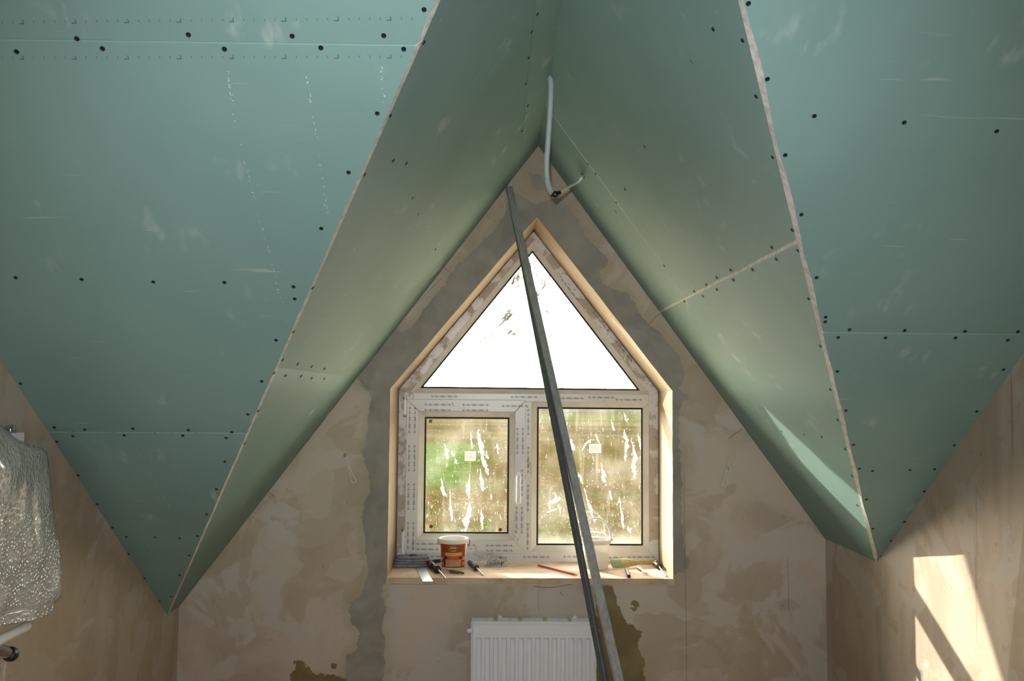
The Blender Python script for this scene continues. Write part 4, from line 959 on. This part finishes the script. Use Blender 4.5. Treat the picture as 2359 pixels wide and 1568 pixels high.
# tubs
def tub(center, rt, rb, H, mat_, label, label_wrap, lidz):
    t = thing('plastic_tub', center, label, 'tub', 'tubs standing on the window sill')
    c = Vector(center)
    obj('body', MB().lathe(c, (0, 0, 1), [(rb*0.9, 0.0015), (rb, 0.0), (rb+(rt-rb)*0.5, H*0.5), (rt, H), (rt*0.965, H), (rb*0.96, 0.004), (0.001, 0.004)], 36, caps=False), mat_, t)
    obj('rim', MB().lathe(c, (0, 0, 1), [(rt*1.0, H-0.016), (rt*1.075, H-0.016), (rt*1.085, H-0.004), (rt*1.05, H+0.002), (rt*0.98, H+0.001), (rt*0.965, H-0.010), (rt*1.0, H-0.016)], 36, caps=False), mat_, t)
    return t
c1 = S(1044.5, 1306); r1 = 33*1.0/FPX*(c1-CAM).length
H1 = 0.124
ob = tub((c1.x, c1.y, SZ), r1*0.93, r1*0.82, H1, 'plast', 'white tub with a brown and orange printed label on the window sill', True, 0)
RB, RTp = r1*0.82, r1*0.93
def cyl_patch(ang0, ang1, h0, h1, off, n=18):
    m = MB(); V = []; F = []
    for k in range(n+1):
        a = ang0+(ang1-ang0)*k/n
        for h in (h0, h1):
            r = RB+(RTp-RB)*h+off; V.append((c1.x+r*math.sin(a), c1.y-r*math.cos(a), SZ+h*H1))
    m.add(V, [(2*k, 2*k+2, 2*k+3, 2*k+1) for k in range(n)], 0, True); return m
lb = obj('printed_label', cyl_patch(-1.15, 1.08, 0.05, 0.865, 0.0006, 26), 'orange', ob, fix=False)
for nm, rgb, a0, a1, h0, h1 in (('label_banner', (196, 150, 70), -0.62, 0.72, 0.46, 0.58), ('label_panel', (196, 150, 112), -0.60, 0.66, 0.10, 0.335), ('label_band', (196, 84, 24), -0.42, 0.48, 0.36, 0.445), ('label_corner', (190, 40, 34), -1.15, -0.86, 0.70, 0.865), ('label_side', (186, 66, 26), 0.70, 1.08, 0.08, 0.42), ('label_dark', (60, 30, 24), -0.72, -0.44, 0.36, 0.45), ('label_dark', (60, 30, 24), 0.50, 0.74, 0.36, 0.45), ('label_dark', (84, 30, 22), -0.78, -0.62, 0.12, 0.36), ('label_top', (140, 56, 26), -0.80, 0.90, 0.60, 0.80)):  # the dark patches are part of the label print
    MAT[nm+str(rgb)] = simple(nm+'_print', rgb, 0.4, var=0.14, vscale=120); obj(nm, cyl_patch(a0, a1, h0, h1, 0.0010, 12), nm+str(rgb), lb, fix=False)
MAT['logo'] = simple('pale_green_print', (198, 204, 140), 0.4, var=0.05); MAT['lettery'] = simple('yellow_print', (232, 196, 70), 0.4, var=0.05); MAT['letterw'] = simple('pale_print', (222, 190, 168), 0.4, var=0.05); MAT['letterd'] = simple('dark_print', (110, 72, 56), 0.4, var=0.05)
def letters(a0, a1, h0, h1, n, mat_, seed, slant=0.0):
    random.seed(seed); mm = MB(); w = (a1-a0)/n
    for k in range(n):
        if random.random() < 0.12: continue
        a = a0+w*k
        for x0, x1, y0, y1 in ((0.06, 0.30, random.uniform(0, 0.25), 1), (0.46, 0.70, 0, random.uniform(0.7, 1))):
            p = cyl_patch(a+w*x0, a+w*x1, h0+(h1-h0)*y0, h0+(h1-h0)*y1, 0.0014, 1); mm.add(p.v, p.f)
    obj('label_lettering', mm, mat_, lb, fix=False, kind='stuff')
letters(-0.54, 0.64, 0.487, 0.553, 14, 'lettery', 1); letters(-0.28, 0.26, 0.625, 0.66, 9, 'letterw', 2)
letters(-0.5, 0.5, 0.27, 0.32, 10, 'letterd', 3); letters(-0.5, 0.56, 0.20, 0.235, 20, 'letterd', 4); letters(-0.5, 0.56, 0.14, 0.165, 22, 'letterd', 5); letters(-0.22, 0.24, 0.715, 0.785, 6, 'logo', 6)
mm = MB(); 
for k in range(12):
    a = -0.33+0.66*k/11; h = 0.70+0.012*math.sin(k*0.5)+0.0055*k; p = cyl_patch(a, a+0.06, h-0.010, h, 0.0013, 1); mm.add(p.v, p.f)
obj('label_logo', mm, 'logo', lb, fix=False)
for a, h in ((-0.94, 0.36), (-0.94, 0.18), (0.90, 0.36), (0.90, 0.18)):
    r = RB+(RTp-RB)*h+0.0016; nrm = Vector((math.sin(a), -math.cos(a), 0)); cc = Vector((c1.x, c1.y, SZ+h*H1))+nrm*r
    obj('label_badge', MB().ring_flat(cc, Vector((math.cos(a), math.sin(a), 0)), Vector((0, 0, 1)), 0.0035, 0.0068, 14), 'letterw', lb, fix=False)
MAT['bluewire'] = simple('blue_handle_plastic', (58, 50, 130), 0.5, var=0.1)
hp = []
for k in range(17):
    a = math.pi*k/16; hp.append(Vector((c1.x+math.cos(a)*(r1*1.0+0.004), c1.y+math.sin(a)*r1*1.05+0.0, SZ+H1-0.012-0.030*math.sin(a))))
hp = [Vector((c1.x+math.cos(math.pi*k/16)*(r1+0.005+0.004*math.sin(math.pi*k/16)), c1.y+0.004+math.sin(math.pi*k/16)*r1*1.06, SZ+H1-0.006-0.045*math.sin(math.pi*k/16)**0.7)) for k in range(17)]
obj('carry_handle', MB().tube(hp, 0.0016, 8), 'bluewire', ob)
# white tub with raised handle
c2 = S(1373, 1307); r2 = 33.0/FPX*(c2-CAM).length; H2 = 0.122
wb = tub((c2.x, c2.y, SZ), r2*0.93, r2*0.80, H2, 'plast', 'plain white tub with raised handle behind the leaning steel profiles', False, 0)
A0 = Vector((c2.x+r2*1.02, c2.y, SZ+H2-0.004)); A1 = Vector((c2.x-r2*1.02, c2.y, SZ+H2-0.004))
hh = []
for k in range(21):
    a = math.pi*k/20; hh.append(Vector((c2.x+math.cos(a)*r2*1.02, c2.y+0.012*math.sin(a), SZ+H2-0.004+0.094*math.sin(a)**0.9)))
obj('carry_handle', MB().tube(hh, 0.0046, 10), 'white', wb)
obj('handle_lug', MB().obox(A0+Vector((0.001, 0, 0.004)), Vector((0.006, 0, 0)), Vector((0, 0.008, 0)), Vector((0, 0, 0.007))), 'white', wb)
obj('handle_lug', MB().obox(A1+Vector((-0.001, 0, 0.004)), Vector((0.006, 0, 0)), Vector((0, 0.008, 0)), Vector((0, 0, 0.007))), 'white', wb)
MAT['clearlid'] = m_film('clear_plastic', 0.35, 0.25, (225, 226, 222))
obj('liner', MB().lathe((c2.x, c2.y+0.004, SZ+H2-0.006), (0.05, 0.1, 1), [(r2*0.80, 0), (r2*0.74, 0.02), (r2*0.60, 0.036), (0.002, 0.038)], 24, caps=False), 'clearlid', wb)
# bit holder
a, b = S(1037, 1317), S(1069, 1323.5); a.z = b.z = SZ+0.006; d = (b-a).normalized(); L = (b-a).length
t = thing('bit_holder', (a+b)/2, 'small steel bit holder with a dark tip in front of the orange tub', 'bit holder')
MAT['brass'] = simple('dull_brass', (128, 120, 100), 0.4, 0.5, var=0.1)
obj('sleeve', MB().lathe(a, d, [(0.0045, 0), (0.006, 0.003), (0.006, L*0.60), (0.0045, L*0.64)], 12), 'brass', t)
obj('bit', MB().lathe(a+d*L*0.62, d, [(0.0036, 0), (0.0036, L*0.2), (0.0042, L*0.22), (0.0042, L*0.36), (0.002, L*0.38)], 6, smooth=False), 'darkst', t)
# plastic bag with small parts
random.seed(12); c = S(1132, 1304)
bg_ = thing('plastic_bag', (c.x, c.y, SZ), 'crumpled clear plastic bag of dark screws beside the amber screwdriver', 'plastic bag')
m = MB(); rings = []
prof = [(1.0, 0.0), (1.04, 0.006), (0.98, 0.016), (0.86, 0.026), (0.62, 0.036), (0.36, 0.044), (0.1, 0.047)]
for r, h in prof:
    row = []
    for k in range(30):
        a = 2*math.pi*k/30; q = 1+0.45*mnoise.noise(Vector((math.cos(a)*2.2, math.sin(a)*2.2, h*30)))
        row.append(Vector((c.x+math.cos(a)*0.062*r*q-0.012*h/0.05, c.y+0.012+math.sin(a)*0.038*r*q+h*0.5, SZ+0.001+h*(1+0.55*mnoise.noise(Vector((math.cos(a)*3, math.sin(a)*3+5, h*20)))))))
    rings.append(row)
m.loft(rings, True, True, 0, False); MAT['bag'] = m_film('clear_crumpled_film', 0.34, 0.18, (214, 212, 206)); obj('film', m, 'bag', bg_)
# the open neck, standing crumpled towards the left
m = MB(); rings = []
for h in range(7):
    row = []
    for k in range(22):
        a = 2*math.pi*k/22; q = 1+0.5*mnoise.noise(Vector((math.cos(a)*2+3, math.sin(a)*2, h*0.5)))
        row.append(Vector((c.x-0.020-h*0.006+math.cos(a)*(0.018+0.004*h)*q, c.y+0.03+math.sin(a)*0.014*q, SZ+0.022+h*0.0062)))
    rings.append(row)
m.loft(rings, True, False, 0, False); obj('bag_neck', m, 'bag', bg_)
m = MB()
for k in range(70):
    p = Vector((c.x+random.gauss(0.014, 0.020), c.y+random.gauss(0.006, 0.010), SZ+0.004+abs(random.gauss(0, 0.009)))); d = Vector((random.gauss(0, 1), random.gauss(0, 1), random.gauss(0, 0.4))).normalized()
    m.tube([p-d*0.008, p+d*0.006, p+d*0.007], [0.0012, 0.0014, 0.0034], 6)
obj('loose_screws', m, 'screw', bg_, kind='stuff')
# pencil
a, b = S(1239.5, 1304), S(1331, 1326.5); a.z = b.z = SZ+0.0042; d = (b-a).normalized(); L = (b-a).length
t = thing('pencil', (a+b)/2, 'red pencil lying on the sill left of the steel profiles', 'pencil')
obj('barrel', MB().lathe(a, d, [(0.0034, 0), (0.0040, 0.001), (0.0040, L*0.93)], 6, smooth=False), 'red', t)
MAT['wood'] = simple('bare_wood', (186, 146, 100), 0.8, var=0.1); MAT['lead'] = simple('graphite', (60, 58, 58), 0.5, var=0.05)
tp = obj('sharpened_tip', MB().lathe(a+d*L*0.93, d, [(0.0040, 0), (0.0012, L*0.055)], 8), 'wood', t)
obj('lead', MB().lathe(a+d*L*0.985, d, [(0.0012, 0), (0.0003, L*0.015)], 8), 'lead', tp)
# paint brush
a, b = S(1409, 1308), S(1512, 1304); a.z = b.z = SZ+0.010; d = (b-a).normalized(); nn_ = (Vector((-d.y, d.x, 0))*0.80+Vector((0, 0, 0.60))); a.z = b.z = SZ+0.020; L = (b-a).length
t = thing('paint_brush', (a+b)/2, 'flat paint brush with green stained bristles at the right of the sill', 'paint brush')
MAT['bristle'] = simple('greenish_bristles', (140, 156, 118), 0.9, var=0.2, vscale=150); MAT['ferrule'] = simple('brush_wood', (170, 158, 104), 0.6, var=0.15, vscale=60); MAT['bhandle'] = simple('worn_brush_handle', (160, 146, 94), 0.6, var=0.2, vscale=40)
def flatloft(stations):
    m = MB(); rings = []
    for s_, w, th in stations:
        q = a+d*L*s_; rings.append([q+nn_*w*math.cos(k*math.pi/6)+Vector((0, 0, th*math.sin(k*math.pi/6))) for k in range(12)])
    m.loft(rings); return m
bs = obj('bristles', flatloft([(0.0, 0.024, 0.007), (0.10, 0.026, 0.0088), (0.22, 0.024, 0.0092)]), 'bristle', t)
obj('ferrule', flatloft([(0.21, 0.025, 0.0096), (0.36, 0.023, 0.0096)]), 'ferrule', t)
obj('brush_handle', flatloft([(0.35, 0.021, 0.0085), (0.45, 0.016, 0.0078), (0.55, 0.010, 0.0070), (0.75, 0.0085, 0.0065), (0.95, 0.0095, 0.0065), (1.0, 0.006, 0.004)]), 'bhandle', t)
# socket bit
a, b = S(1443, 1316), S(1449, 1331); a.z = b.z = SZ+0.0075; d = (b-a).normalized(); L = (b-a).length
t = thing('socket_bit', (a+b)/2, 'steel socket bit pointing out in front of the paint brush', 'socket bit')
obj('shank', MB().lathe(a-d*0.012, d, [(0.0035, 0), (0.0035, 0.014), (0.006, 0.016)], 6, smooth=False), 'steel', t)
obj('socket', MB().lathe(a, d, [(0.0065, 0), (0.0072, 0.003), (0.0072, L), (0.0052, L), (0.0048, L-0.008), (0.001, L-0.008)], 14), 'darkst', t)
# drill chuck piece
a, b = S(1470, 1312), S(1490, 1325); a.z = b.z = SZ+0.009; d = (b-a).normalized(); L = (b-a).length
t = thing('drill_chuck', (a+b)/2, 'small chromed chuck piece left of the yellow screwdriver', 'chuck')
obj('knurled_ring', MB().lathe(a, d, [(0.004, 0), (0.0085, 0.004), (0.0085, L*0.55), (0.0075, L*0.6)], 10, smooth=False), 'darkst', t)
obj('jaw_cone', MB().lathe(a+d*L*0.58, d, [(0.0078, 0), (0.0075, L*0.12), (0.0035, L*0.40), (0.001, L*0.42)], 14), 'chrome', t)
